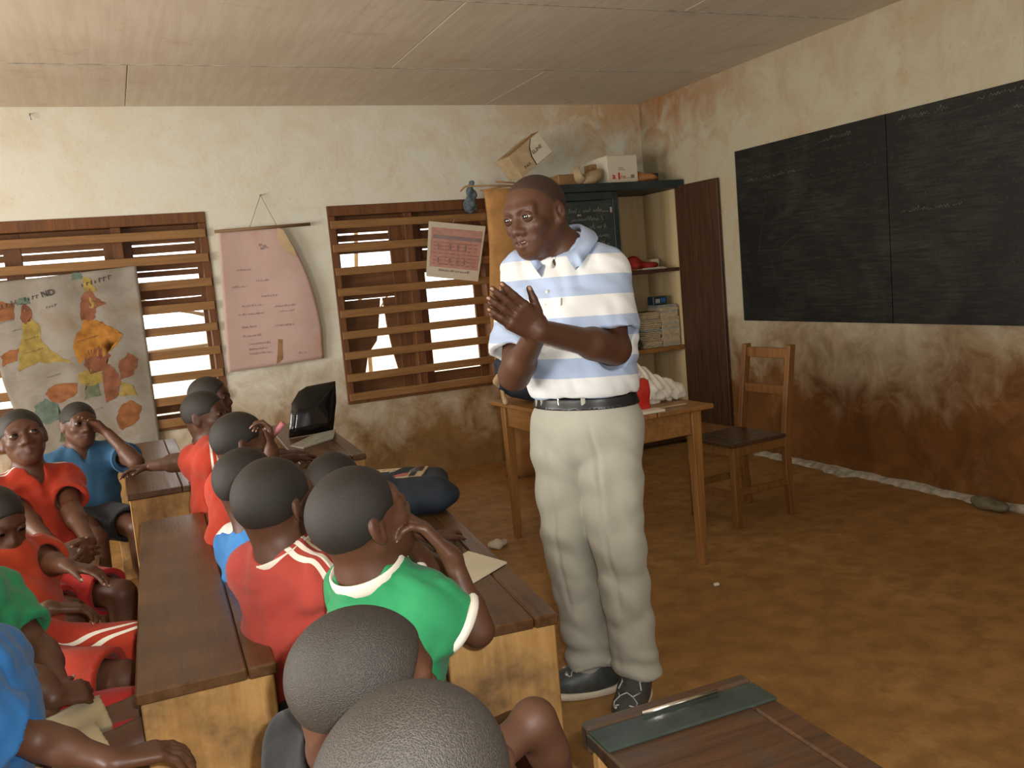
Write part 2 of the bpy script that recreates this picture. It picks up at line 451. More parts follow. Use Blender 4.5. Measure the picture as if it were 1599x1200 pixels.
def head_prims(c, R, s, adult=False, mouth_open=0.):
    """head of height s, centre c, frame R (columns right/forward/up)"""
    w = lambda x, y, z: c + R @ (V(x, y, z) * s)
    P = [ell(w(0, -.055, .125), V(.345, .415, .375) * s, .03 * s, R),
         ell(w(0, .12, -.15), V(.25, .27, .34) * s, .14 * s, R), ell(w(0, .25, -.26), V(.19, .10, .13) * s, .10 * s, R),
         cap(w(0, .27, -.375), w(0, .25, -.40), .085 * s, .08 * s, .10 * s)]
    for q in (-1, 1):
        P += [cap(w(.215 * q, -.02, -.20), w(.06 * q, .25, -.39), .07 * s, .07 * s, .10 * s),
              ell(w(.185 * q, .24, -.09), V(.10, .10, .085) * s, .08 * s, R),
              cap(w(.06 * q, .335, .115), w(.20 * q, .285, .125), .05 * s, .045 * s, .07 * s)]
    P += [cap(w(0, .34, .05), w(0, .405, -.09), .034 * s, .05 * s, .05 * s),
          ell(w(0, .415, -.125), V(.06, .055, .05) * s, .035 * s, R)]
    for q in (-1, 1):
        P += [ell(w(.068 * q, .375, -.14), V(.05, .052, .042) * s, .03 * s, R)]
        P += [sub(ell(w(.15 * q, .40, .035), V(.10, .075, .065) * s, .06 * s, R))]
        P += [ell(w(.15 * q, .285, .03), V(.098, .078, .088) * s, .03 * s, R)]
    mo = .018 + mouth_open * .03
    for q in (-1, 1):
        P += [cap(w(0, .375, -.235 + mo * .3), w(.155 * q, .30, -.25), .034 * s, .022 * s, .04 * s),
              cap(w(0, .370, -.275 - mo), w(.15 * q, .298, -.255 - mo * .4), .040 * s, .022 * s, .028 * s)]
    if mouth_open > 0: P += [sub(cap(w(-.06, .375, -.25 - mo * .4), w(.06, .375, -.25 - mo * .4), (.008 + mouth_open * .02) * s, (.008 + mouth_open * .02) * s, .012 * s))]
    P += [sub(ell(w(.026 * q, .42, -.172), V(.016, .03, .012) * s, .012 * s, R)) for q in (-1, 1)]
    for q in (-1, 1):       # ears: a thin shell leaning back, hollowed
        ang = .35
        Re = R @ np.array([[math.cos(ang), -q * math.sin(ang), 0], [q * math.sin(ang), math.cos(ang), 0], [0, 0, 1]])
        e = w(.345 * q, -.055, -.01)
        P += [ell(e, V(.035, .085, .13) * s, .03 * s, Re), ell(w(.335 * q, -.03, -.115), V(.03, .045, .05) * s, .03 * s, Re),
              sub(ell(e + Re @ (V(.04 * q, .012, .015) * s), V(.032, .052, .085) * s, .012 * s, Re)),
              ell(e + Re @ (V(.012 * q, -.005, .02) * s), V(.02, .022, .045) * s, .015 * s, Re)]
    return P

def hair_prims(c, R, s, line=.0, thick=.012, recede=0.):
    w = lambda x, y, z: c + R @ (V(x, y, z) * s)
    P = [ell(w(0, -.055, .125), V(.345 + thick, .415 + thick, .375 + thick) * s, .03 * s, R)]
    P += [sub(ell(w(0, .62 - recede, .02), V(.50, .45, .33) * s, .05 * s, R)),
          sub(ell(w(.42, .20, -.14), V(.24, .26, .24) * s, .05 * s, R)), sub(ell(w(-.42, .20, -.14), V(.24, .26, .24) * s, .05 * s, R)),
          dict(plane(w(0, -.42, -.17), R @ V(0, .35, -1.)), k=0)]
    return P

def hand_prims(wr, d, n, L, side, curl=(.3, .3, .35, .4), thumb=(.6, .5), spread=.10, k=.005):
    """hand from the wrist wr: d towards the fingers, n out of the palm, side=+1 if the thumb is towards cross(d, n)"""
    d = nrm(d); n = nrm(n - (n @ d) * d); s = np.cross(d, n) * side
    P = []; u = L
    roots = []
    for i in range(4):
        off = (.5 - i / 3.) * .34 * u
        kn = wr + d * (.50 - abs(i - 1.2) * .022) * u + s * off - n * .0 * u
        roots.append(kn)
        P.append(cap(wr + d * .03 * u + s * off * .55, kn, .075 * u, .072 * u, .05 * u))
    P.append(cap(wr - d * .06 * u, wr + d * .1 * u, .11 * u, .10 * u, .06 * u, flat=(s, 1.25)))
    P.append(cap(wr + d * .08 * u + s * .14 * u + n * .02 * u, wr + d * .30 * u + s * .20 * u + n * .03 * u, .085 * u, .06 * u, .05 * u))
    lens = (.235, .26, .24, .19); seg = (.46, .30, .24)
    tips = []
    for i in range(4):
        a = roots[i]; ang = curl[i] * .8; sp = (1.2 - i) * spread
        fd = nrm(d + s * sp)
        r = .060 * u * (.92 if i == 3 else 1)
        for j in range(3):
            dd = fd * math.cos(ang) + n * math.sin(ang)
            b = a + dd * lens[i] * u * seg[j] * 2.05
            P.append(cap(a, b, r, r * .9, k * .6)); a = b; r *= .9; ang += curl[i] * (1.1 if j == 0 else .8)
        tips.append((a, dd, r, n * math.cos(ang) * -1))
    a = wr + d * .20 * u + s * .21 * u + n * .03 * u
    td = nrm(d * math.cos(thumb[0]) + s * math.sin(thumb[0]) + n * .25)
    b = a + td * .20 * u; P.append(cap(a, b, .072 * u, .062 * u, .03 * u))
    td2 = nrm(td * math.cos(thumb[1]) + n * math.sin(thumb[1]) * .6 + d * math.sin(thumb[1]) * .5)
    c = b + td2 * .17 * u; P.append(cap(b, c, .06 * u, .048 * u, .02 * u))
    tips.append((c, td2, .05 * u, -n))
    return P, tips

SKIN = V(.082, .034, .018)
def person(name, label, group, J, skin=1.0, vox=.005, head_only=False):
    """J: joints and dress, in metres in the room. Returns the root Empty."""
    root = bpy.data.objects.new(name, None); COL.objects.link(root)
    base = V(J['pelvis'][0], J['pelvis'][1], 0.)
    root.location = base
    root['label'] = label; root['category'] = 'person'
    if group: root['group'] = group
    S = J.get('scale', 1.); pel = V(J['pelvis']); fwd = nrm(V(J['face'][0], J['face'][1], 0)); up0 = V(0, 0, 1.)
    side = nrm(np.cross(fwd, up0))                      # his right
    neck = V(J['neck']); sh = V(J['chest']) if 'chest' in J else neck - V(0, 0, .05) * S
    hc = V(J['head']); hs = J.get('hs', .205); R = rot_frame(J['look'], V(J.get('up', (0, 0, 1))))
    adult = J.get('adult', False)
    tside = nrm(V(J.get('shoulder_axis', side)))        # his right along the shoulder line
    sw = J.get('sw', .135) * S
    shR, shL = sh + tside * sw, sh - tside * sw
    shR = shR + V(J.get('dR', (0, 0, 0))); shL = shL + V(J.get('dL', (0, 0, 0)))
    P = head_prims(hc, R, hs, adult, J.get('mouth', 0.))
    nt = hc + R @ (V(0, -.14, -.22) * hs)
    nr = J.get('nr', .25) * hs
    P += [cap(nt, neck - V(0, 0, .03) * S, nr, nr * 1.08, .03)]
    tor = []
    fl = (side, 1.38)
    mid = (pel + sh) / 2
    tor.append(cap(pel + up0 * .03 * S, mid, .098 * S * J.get('hipw', 1), .088 * S, .03, flat=fl))
    tor.append(cap(mid, sh - up0 * .075 * S, .09 * S, .088 * S, .04, flat=(tside, 1.42)))
    tor.append(cap(shR - tside * .02 * S, shL + tside * .02 * S, .05 * S, .05 * S, .05))
    for q in (shR, shL): tor.append(cap(neck + up0 * .0, q, .036 * S, .036 * S, .05))
    P += tor
    arms, sleeves, tipsall, holes = [], [], [], []
    ar = J.get('arm_r', .034) * S
    for sd, shp in (('R', shR), ('L', shL)):
        A = J.get('arm' + sd)
        if A is None: continue
        el, wr = V(A['elbow']), V(A['wrist'])
        arms += [cap(shp, el, ar * 1.2, ar * .92, .02), cap(el, wr, ar * .98, ar * .66, .012),
                 cap(el, el + (wr - el) * .3, ar * .95, ar * 1.02, .02)]
        hp, tips = hand_prims(wr, V(A['d']), V(A['n']), A.get('L', .145), A.get('side', 1), A.get('curl', (.3, .35, .4, .45)),
                              A.get('thumb', (.6, .4)), A.get('spread', .10))
        arms += hp; tipsall += tips
        fr = J.get('sleeve', .6); ce = shp + (el - shp) * fr
        sleeves.append(cap(shp, ce, ar * 1.2 + .013 * S, ar * 1.25 + .020 * S, .03, cut=0.))
        holes.append(sub(cap(shp + (el - shp) * (fr - .10), el, ar * 1.3 + .006, ar * 1.3 + .006, .004)))
    P += arms
    legs, pants = [], []
    if 'legs' in J:
        lr = J.get('leg_r', .056) * S
        for (hip, kn, an, toe) in J['legs']:
            hip, kn, an, toe = V(hip), V(kn), V(an), V(toe)
            legs += [cap(hip, kn, lr * 1.25, lr * .86, .03), cap(kn, an, lr * .84, lr * .48, .015), cap(kn + (an - kn) * .12, kn + (an - kn) * .45, lr * .8, lr * .8, .02),
                     cap(an, an - V(0, 0, .02), lr * .55, lr * .5, .01), cap(an - V(0, 0, .025), toe, .028 * S, .024 * S, .015, flat=(nrm(np.cross(toe - an, up0)), 1.35))]
    P += legs
    ms = J.get('sk', skin); skin_m = MATS['skin']
    v, q = surface(P, vox)
    if not J.get('nolap'): v = laplace(v, q, 1, .4)
    # skin tone: lips, palms, nails vary over one continuous body; mouth shade painted in
    col = np.repeat((SKIN * ms)[None], len(v), 0)
    hl = (v - hc) @ R / hs
    lip = np.exp(-((np.abs(hl[:, 0]) / .14) ** 4)) * np.exp(-(((hl[:, 2] + .258) / .045) ** 4)) * (hl[:, 1] > .335) * (np.linalg.norm(hl, axis=1) < .7)
    col = col * (1 - .55 * lip[:, None]) + V(.13, .055, .045) * .55 * lip[:, None]
    lip_shade = np.exp(-((hl[:, 2] + .262) / .010) ** 2) * (np.abs(hl[:, 0]) < .135) * (hl[:, 1] > .30) * (np.linalg.norm(hl, axis=1) < .7); col = col * (1 - .6 * lip_shade[:, None])  # crease between the lips darkened in the vertex colour to stand for shade
    body = mesh_obj('body', v, q, skin_m, root, origin=base, col=col)
    for (c, d, r, up) in tipsall:
        if J.get('nails', True):
            nv, nq = ball(c + nrm(up) * r * .62 + nrm(d) * r * .1, V(r * .62, r * .95, r * .42), 8, 6, frame_yz(d, up))
            mesh_obj('fingernail', nv, nq, MATS['nail'], body, origin=base)
    for s_ in (-1, 1):
        ec = hc + R @ (V(.15 * s_, .302, .028) * hs)
        look = nrm(R[:, 1] + V(J.get('gaze', (0, 0, 0))))
        eye = eye_obj(ec, .0790 * hs, look, root, base)
        # upper lid over the eyeball
        lv, lq = lid_mesh(ec, .0865 * hs, R)
        mesh_obj('eyelid', lv, lq, skin_m, body, origin=base, col=np.repeat((SKIN * ms * .85)[None], len(lv), 0))
    hv, hq = surface(hair_prims(hc, R, hs, thick=J.get('hairt', .014), recede=J.get('recede', 0)), J.get('hairvox', max(vox * .8, .003)))
    hv = laplace(hv, hq, 1, .4)
    mesh_obj('hair', hv, hq, MATS[J.get('hairmat', 'hair')], root, origin=base)
    if J.get('brows'):
        for s_ in (-1, 1):
            b = [cap(hc + R @ (V(.07 * s_, .385, .13) * hs), hc + R @ (V(.15 * s_, .355, .15) * hs), .010 * hs, .012 * hs, .01), cap(hc + R @ (V(.15 * s_, .355, .15) * hs), hc + R @ (V(.215 * s_, .30, .13) * hs), .012 * hs, .006 * hs, .01)]
            bv, bq = surface(b, .0016); mesh_obj('eyebrow', bv, bq, MATS['hair'], root, origin=base)
    # ---- clothing
    sd = J['shirt']; SP = []
    for t in tor: u_ = dict(t); u_['ra'] = t['ra'] + .011 * S; u_['rb'] = t['rb'] + .011 * S; SP.append(u_)
    SP += [cap(neck - V(0, 0, .05) * S, neck - V(0, 0, .034) * S, nr + .030 * S, nr + .012 * S, .04)]
    SP += [dict(t, k=.03) for t in sd.get('extra', [])] + sleeves
    SP += [sub(cap(neck - V(0, 0, .012) * S, nt, nr * 1.02, nr * 1.35, .008))] + holes
    if sd.get('vneck'): SP += [sub(cap(neck + R[:, 1] * 0 + fwd * .04 * S + up0 * .03 * S, neck + fwd * (.085) * S - up0 * sd['vneck'] * S, .035 * S, .004 * S, .01))]
    hem = V(sd['hem']) if 'hem' in sd else pel + up0 * .02 * S
    SP += [plane(hem, sd.get('hem_n', (0, 0, -1)))]
    wf = waves(sd.get('seed', 3), sd.get('fold', .0035), sd.get('ff', 45), 4, sd.get('fdirs'), sharp=True)
    v, q = surface(SP, sd.get('vox', vox), warp=wf)
    v = laplace(v, q, 1, .35)
    fld = sd['fld'](v) if 'fld' in sd else None
    colf = sd['colf'](v, fld) if 'colf' in sd else None
    shirt = mesh_obj('shirt', v, q, sd['mat'], root, origin=base, fld=fld, col=colf)
    if 'cuff_mat' in sd:
        for sl in sleeves:
            a, b = sl['a'], sl['b']; d = nrm(b - a)
            tv, tq = ring(b - d * .004, d, sl['rb'] + .003, .010, 28)
            mesh_obj('cuff', tv, tq, sd['cuff_mat'], shirt, origin=base)
    if 'collar_mat' in sd:
        ax = nrm(nt - neck)
        tv, tq = ring(neck + ax * sd.get('collar_z', .014) , ax, nr * 1.28 + .006, sd.get('collar_r', .010), 36, 2.0)
        mesh_obj('collar', tv, tq, sd['collar_mat'], shirt, origin=base)
    if 'pants' in J:
        pd = J['pants']; PP = [cap(pel + up0 * .02 * S, pel + up0 * .05 * S, .112 * S * J.get('hipw', 1), .108 * S, .03, flat=fl)]
        hol = []
        for (hip, kn, an, toe) in J['legs']:
            hip, kn, an = V(hip), V(kn), V(an)
            fr = pd.get('frac', .75); ce = hip + (kn - hip) * fr
            PP.append(cap(hip, ce, lr * 1.25 + .016, lr * .9 + .03 * S, .04, cut=0.))
            hol.append(sub(cap(hip + (kn - hip) * (fr - .12), kn, lr * 1.05 + .008, lr * .9 + .006, .004)))
        v, q = surface(PP + hol, pd.get('vox', vox), warp=waves(9, .003, 40))
        v = laplace(v, q, 1, .35)
        mesh_obj('shorts', v, q, pd['mat'], root, origin=base, fld=pd['fld'](v) if 'fld' in pd else None)
    return root, dict(R=R, neck=neck, shR=shR, shL=shL, base=base, SP=SP, shirt=shirt, body=body, S=S, fwd=fwd, side=side, pel=pel, body_prims=P)

def frame_yz(d, up):
    y = nrm(d); z = nrm(np.asarray(up) - (np.asarray(up) @ y) * y); x = np.cross(y, z); return np.stack([x, y, z], 1)

def ball(c, r, nu=16, nv=12, R=None):
    R = np.eye(3) if R is None else R
    vs = []; fs = []
    for i in range(nv + 1):
        th = math.pi * i / nv
        for j in range(nu):
            ph = 2 * math.pi * j / nu
            vs.append(V(c) + R @ (V(math.sin(th) * math.cos(ph), math.sin(th) * math.sin(ph), math.cos(th)) * np.asarray(r)))
    for i in range(nv):
        for j in range(nu):
            fs.append((i * nu + j, (i + 1) * nu + j, (i + 1) * nu + (j + 1) % nu, i * nu + (j + 1) % nu))
    return np.array(vs), np.array(fs)

def eye_obj(c, r, look, root, base):
    y = nrm(look); R = frame_yz(y, V(0, 0, 1)); R = np.stack([R[:, 0], -R[:, 2], y], 1)
    v, f = ball(c, V(r, r, r), 24, 18, R)
    l = (v - c) @ R / r
    return mesh_obj('eyeball', v, f, MATS['eye'], root, origin=base, fld={'pole': l[:, 2]})

def lid_mesh(c, r, R):
    """upper and lower lids: two sphere bands round the eyeball with a slit between"""
    vs, fs = [], []
    n, m = 18, 7
    for (z0, z1) in ((.36, .95), (-.95, -.55)):
        b = len(vs)
        for i in range(m + 1):
            for j in range(n + 1):
                x = -1 + 2 * j / n
                arch = (1 - x * x)
                za, zb = (z0 * arch, z1) if z0 > 0 else (z0, z1 * arch)
                if z0 > 0: z = z0 * arch + (z1 - z0 * arch) * i / m
                else: z = z1 * arch * .36 + (z0 - z1 * arch * .36) * i / m
                xx = x * .92; rr = xx * xx + z * z
                y = math.sqrt(max(1 - min(rr, .995), 0))
                if rr > .995: s = math.sqrt(.995 / rr); xx *= s; z *= s
                vs.append(V(c) + R @ (V(xx, y, z) * r))
        for i in range(m):
            for j in range(n):
                a = b + i * (n + 1) + j
                fs.append((a, a + 1, a + n + 2, a + n + 1))
    return np.array(vs), np.array(fs)

def ring(c, ax, R_, r, n=32, hscale=1.0, m=8):
    ax = nrm(ax); x = nrm(np.cross(ax, V(.3, .8, .1))); y = np.cross(ax, x)
    vs, fs = [], []
    for i in range(n):
        t = 2 * math.pi * i / n; e = x * math.cos(t) + y * math.sin(t)
        for j in range(m):
            p = 2 * math.pi * j / m
            vs.append(V(c) + e * (R_ + r * math.cos(p) * .6) + ax * r * hscale * math.sin(p))
    for i in range(n):
        for j in range(m):
            fs.append((i * m + j, ((i + 1) % n) * m + j, ((i + 1) % n) * m + (j + 1) % m, i * m + (j + 1) % m))
    return np.array(vs), np.array(fs)

# ---------------------------------------------------------------- geometry helpers
def box_bm(bm, lo, hi, bev=.0, rot=None, seg=1):
    r = bmesh.ops.create_cube(bm, size=1.0)
    lo = Vector(lo); hi = Vector(hi); c = (lo + hi) / 2; s = hi - lo
    M = Matrix.Translation(c) @ (rot.to_4x4() if rot is not None else Matrix.Identity(4)) @ Matrix.Diagonal((s.x, s.y, s.z, 1))
    bmesh.ops.transform(bm, matrix=M, verts=r['verts'])
    if bev > 0:
        es = list({e for v in r['verts'] for e in v.link_edges})
        bmesh.ops.bevel(bm, geom=es, offset=bev, segments=seg, affect='EDGES', profile=.6)
def obj_bm(name, bm, mat, parent=None, smooth=False):
    me = bpy.data.meshes.new(name); bm.normal_update(); bm.to_mesh(me); bm.free()
    if smooth:
        for p in me.polygons: p.use_smooth = True
    me.materials.append(MATS[mat] if isinstance(mat, str) else mat)
    o = bpy.data.objects.new(name, me); COL.objects.link(o)
    if parent is not None: o.parent = parent
    return o
def bx(name, lo, hi, mat, parent=None, bev=.003, rot=None):
    bm = bmesh.new(); box_bm(bm, lo, hi, bev, rot); return obj_bm(name, bm, mat, parent)
def sheet(name, pts, n, mat, parent=None, th=.01):
    """polygon pts (3D, coplanar) extruded by th along n"""
    bm = bmesh.new(); n = Vector(n).normalized()
    a = [bm.verts.new(Vector(p)) for p in pts]; b = [bm.verts.new(Vector(p) + n * th) for p in pts]
    bm.faces.new(a[::-1]); bm.faces.new(b)
    for i in range(len(a)): bm.faces.new((a[i], a[(i + 1) % len(a)], b[(i + 1) % len(a)], b[i]))
    bmesh.ops.recalc_face_normals(bm, faces=bm.faces)
    return obj_bm(name, bm, mat, parent)
def tube(name, pts, r, mat, parent=None, n=8, taper=None):
    bm = bmesh.new(); rings = []
    for i, p in enumerate(pts):
        p = Vector(p); d = (Vector(pts[min(i + 1, len(pts) - 1)]) - Vector(pts[max(i - 1, 0)])).normalized()
        x = d.cross(Vector((.13, .31, .94))).normalized(); y = d.cross(x)
        rr = r if taper is None else taper[i]
        rings.append([bm.verts.new(p + (x * math.cos(2 * math.pi * k / n) + y * math.sin(2 * math.pi * k / n)) * rr) for k in range(n)])
    for a, b in zip(rings, rings[1:]):
        for k in range(n): bm.faces.new((a[k], a[(k + 1) % n], b[(k + 1) % n], b[k]))
    bm.faces.new(rings[0][::-1]); bm.faces.new(rings[-1])
    bmesh.ops.recalc_face_normals(bm, faces=bm.faces)
    return obj_bm(name, bm, mat, parent, True)
def thing(name, label, cat, loc=(0, 0, 0), rz=0., group=None):
    o = bpy.data.objects.new(name, None); COL.objects.link(o); o.location = loc; o.rotation_euler = (0, 0, rz)
    o['label'] = label; o['category'] = cat
    if group: o['group'] = group
    return o
def tag(o, label, cat, group=None):
    o['label'] = label; o['category'] = cat
    if group: o['group'] = group
    return o
def struct(o): o['kind'] = 'structure'; return o
def sculpt(name, prims, vx, mat, parent=None, origin=None, warp=None, lap=1):
    v, q = surface(prims, vx, warp=warp); v = laplace(v, q, lap, .4)
    return mesh_obj(name, v, q, MATS[mat], parent, origin=origin)
def text(name, s, size, mat, M, parent=None, ext=.0004, shear=0., bold=0.):
    c = bpy.data.curves.new(name, 'FONT'); c.body = s; c.size = size; c.extrude = ext; c.shear = shear; c.offset = bold; c.align_x = 'LEFT'; c.resolution_u = 2
    o = bpy.data.objects.new(name, c); COL.objects.link(o); o.data.materials.append(MATS[mat])
    dg = bpy.context.evaluated_depsgraph_get(); me = bpy.data.meshes.new_from_object(o.evaluated_get(dg))
    bpy.data.objects.remove(o)
    o = bpy.data.objects.new(name, me); COL.objects.link(o); me.transform(M)
    if parent is not None: o.parent = parent
    return o
def frameM(o, x, y):                    # matrix: text x along x, text y along y
    x = Vector(x).normalized(); y = Vector(y).normalized(); z = x.cross(y)
    return Matrix(((x.x, y.x, z.x, o[0]), (x.y, y.y, z.y, o[1]), (x.z, y.z, z.z, o[2]), (0, 0, 0, 1)))

# ---------------------------------------------------------------- room shell
XL, XR, YB, YF, HC = -3.0, 4.02, 6.15, -2.5, 2.66
WT = .16
def wall_with_holes(name, mat, axis, pos, out, a0, a1, holes):
    """vertical wall slab in the plane axis=pos, spanning a0..a1, rectangular holes (a,b,z0,z1); solid slabs around them as one mesh"""
    bm = bmesh.new()
    xs = sorted({a0, a1, *[h[0] for h in holes], *[h[1] for h in holes]}); zs = sorted({-.1, HC + .1, *[h[2] for h in holes], *[h[3] for h in holes]})
    inside = lambda x, z: any(h[0] < x < h[1] and h[2] < z < h[3] for h in holes)
    def P(a, z, d): return Vector((a, pos + d, z)) if axis == 'y' else Vector((pos + d, a, z))
    cache = {}
    def vt(a, z, d):
        k = (round(a, 4), round(z, 4), d)
        if k not in cache: cache[k] = bm.verts.new(P(a, z, d))
        return cache[k]
    for i in range(len(xs) - 1):
        for j in range(len(zs) - 1):
            cx, cz = (xs[i] + xs[i + 1]) / 2, (zs[j] + zs[j + 1]) / 2
            if inside(cx, cz): continue
            for d in (0, out): bm.faces.new([vt(xs[i], zs[j], d), vt(xs[i + 1], zs[j], d), vt(xs[i + 1], zs[j + 1], d), vt(xs[i], zs[j + 1], d)])
            for (p, q, nx, nz) in (((xs[i], zs[j]), (xs[i], zs[j + 1]), xs[i] - .001, cz), ((xs[i + 1], zs[j]), (xs[i + 1], zs[j + 1]), xs[i + 1] + .001, cz),
                                   ((xs[i], zs[j]), (xs[i + 1], zs[j]), cx, zs[j] - .001), ((xs[i], zs[j + 1]), (xs[i + 1], zs[j + 1]), cx, zs[j + 1] + .001)):
                if inside(nx, nz) or nx < a0 or nx > a1 or nz < -.1 or nz > HC + .1:
                    bm.faces.new([vt(*p, 0), vt(*q, 0), vt(*q, out), vt(*p, out)])
    bmesh.ops.recalc_face_normals(bm, faces=bm.faces)
    return struct(obj_bm(name, bm, mat))
W1 = (-1.75, .63, .60, 1.99); W2 = (1.43, 2.615, .60, 1.985)
wall_with_holes('wall_back', 'plaster_back', 'y', YB, WT, XL - WT, XR, [W1, W2])
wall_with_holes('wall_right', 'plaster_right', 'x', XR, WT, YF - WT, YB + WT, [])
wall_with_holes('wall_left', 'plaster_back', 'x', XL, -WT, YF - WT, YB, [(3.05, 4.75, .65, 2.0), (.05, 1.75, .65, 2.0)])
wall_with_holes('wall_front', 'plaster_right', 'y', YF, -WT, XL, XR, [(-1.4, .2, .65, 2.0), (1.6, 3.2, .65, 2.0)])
struct(bx('floor', (XL - .16, YF - .16, -.12), (XR + .16, YB + .16, 0), 'cement_floor', bev=0))
ceiling = struct(bx('ceiling', (XL - .16, YF - .16, HC + .012), (XR + .16, YB + .16, HC + .1), 'white_paint', bev=0))
rows = [(5.115, 6.15, [-2.2, .24, 2.68]), (3.9, 5.115, [-.80, 1.66]), (2.68, 3.9, [-2.0, .42, 2.86]), (1.46, 2.68, [-.8, 1.66]), (.24, 1.46, [-2.0, .42, 2.86]), (-1, .24, [-.8, 1.66]), (-2.5, -1, [.4])]
for y0, y1, xs in rows:
    e = [XL] + xs + [XR]
    for x0, x1 in zip(e, e[1:]):
        bx('ceiling_panel', (x0 + .003, y0 + .004, HC), (x1 - .003, y1 - .004, HC + .010), 'hardboard', ceiling, bev=.0015)
for y in (5.115, 3.9, 2.68):
    bx('cover_strip', (XL, y - .006, HC - .0025), (XR, y + .006, HC + .006), 'white_strip', ceiling, bev=0)
# rubble line and stone at the foot of the right wall
def rubble():
    r = random.Random(4); bm = bmesh.new(); n = 60
    rows_ = []
    for i in range(n + 1):
        y = 5.0 - i * 3.2 / n; w = .035 + .03 * r.random() + (.05 if 14 < i < 19 else 0)
        h = .012 + .012 * r.random()
        rows_.append([bm.verts.new((XR, y, h + .01)), bm.verts.new((XR - w * .6, y, h)), bm.verts.new((XR - w, y + .01 * r.random(), .0))])
    for a, b in zip(rows_, rows_[1:]):
        for k in range(2): bm.faces.new((a[k], a[k + 1], b[k + 1], b[k]))
    bmesh.ops.recalc_face_normals(bm, faces=bm.faces)
    o = obj_bm('trim_1', bm, 'white_strip', None, True); struct(o)
rubble()
rk = sculpt('stone', [ell((3.92, 3.07, .03), (.05, .085, .035), .02), ell((3.93, 3.0, .03), (.04, .05, .03), .02)], .005, 'stone', None, warp=waves(5, .006, 60))
tag(rk, 'grey stone lying on the floor at the foot of the blackboard wall', 'stone')
# ---------------------------------------------------------------- windows
SLATZ = [1.853, 1.695, 1.535, 1.387, 1.240, 1.090, .943, .788, .648]
def window(name, W, mullions, boards, stiles):
    x0, x1, z0, z1 = W
    root = struct(bpy.data.objects.new(name, None)); COL.objects.link(root); root.location = (x0, YB, z0)
    org = Vector((x0, YB, z0))
    def B(nm, lo, hi, m, bev=.003): return bx(nm, Vector(lo) - org, Vector(hi) - org, m, root, bev)
    B('frame_rail', (x0, YB - .012, z1 - .07), (x1, YB + .10, z1), 'window_wood'); B('frame_rail', (x0, YB - .02, z0), (x1, YB + .11, z0 + .035), 'window_wood')
    B('frame_stile', (x0, YB - .012, z0 + .036), (x0 + .05, YB + .10, z1 - .071), 'window_wood'); B('frame_stile', (x1 - .05, YB - .012, z0 + .036), (x1, YB + .10, z1 - .071), 'window_wood')
    for m in mullions: B('mullion', (m - .03, YB + .0, z0 + .036), (m + .03, YB + .09, z1 - .071), 'window_wood')
    r = random.Random(len(name) + int(x0 * 10))
    for z in SLATZ:
        a = r.uniform(-.004, .004)
        bm = bmesh.new(); box_bm(bm, (x0 + .012 - x0, -.034, z - .028 - z0), (x1 - .012 - x0, -.013, z + .026 - z0), .002)
        bmesh.ops.rotate(bm, cent=((x1 - x0) / 2, -.03, z - z0), matrix=Matrix.Rotation(a, 3, 'Y'), verts=bm.verts)
        obj_bm('slat', bm, 'window_slat_wood', root)
    for (a, b) in stiles: B('shutter_stile', (a, YB + .101, z0 + .02), (b, YB + .125, z1 - .05), 'window_wood')
    for pts in boards:
        sheet('shutter_board', [(p[0] - x0, .104, p[1] - z0) for p in pts], (0, 1, 0), 'plank_wood', root, .016)
    return root
def rc(x0, x1, z0, z1, s=0.): return [(x0, z0), (x1, z0 + s), (x1, z1 + s), (x0, z1)]
# left window
b1 = []
for (x0, x1) in ((-.46, .0), (-.99, -.56)):
    b1 += [rc(x0, x1, 1.80, 1.95), rc(x0, x1, 1.75, 1.79, .003), rc(x0, x1, 1.655, 1.728), rc(x0, x1, 1.55, 1.647), rc(x0, x1, 1.43, 1.542), rc(x0, x1, 1.33, 1.424)]
b1 += [rc(.17, .56, 1.81, 1.95), rc(.17, .56, 1.748, 1.797, .004), rc(.17, .56, 1.64, 1.735), rc(.17, .56, 1.598, 1.633), rc(.17, .56, 1.455, 1.555), rc(.17, .56, 1.40, 1.448)]
b1 += [rc(.17, .56, .70, .764), rc(.17, .56, .62, .688), rc(-.46, .0, .62, 1.32), rc(-.99, -.56, .62, .86), rc(-1.72, -1.08, .62, 1.95)]
window('window_1', W1, [.085, -1.03], b1, [(.555, .63), (.0, .17), (-.56, -.46), (-1.08, -.99), (-1.75, -1.70)])
# right window: torn board in the left leaf, open right leaf
b2 = [rc(1.50, 1.90, 1.875, 1.95), rc(1.50, 1.90, 1.80, 1.868), rc(1.50, 1.90, 1.742, 1.787), rc(1.50, 1.90, 1.655, 1.733),
      rc(1.50, 1.90, 1.33, 1.512), [(1.50, .778), (1.602, .780), (1.64, .93), (1.715, 1.02), (1.738, 1.12), (1.775, 1.325), (1.50, 1.325)],
      [(1.858, .782), (1.90, .782), (1.90, 1.325), (1.79, 1.325), (1.803, 1.12), (1.828, .93)], rc(1.50, 1.90, .62, .764, -.004),
      rc(2.12, 2.51, 1.882, 1.95), rc(2.12, 2.51, 1.80, 1.870), rc(2.12, 2.51, 1.655, 1.79), rc(2.12, 2.51, 1.48, 1.645), rc(2.12, 2.51, .62, .738)]
window('window_2', W2, [2.01], b2, [(1.43, 1.515), (1.886, 2.13), (2.505, 2.615)])
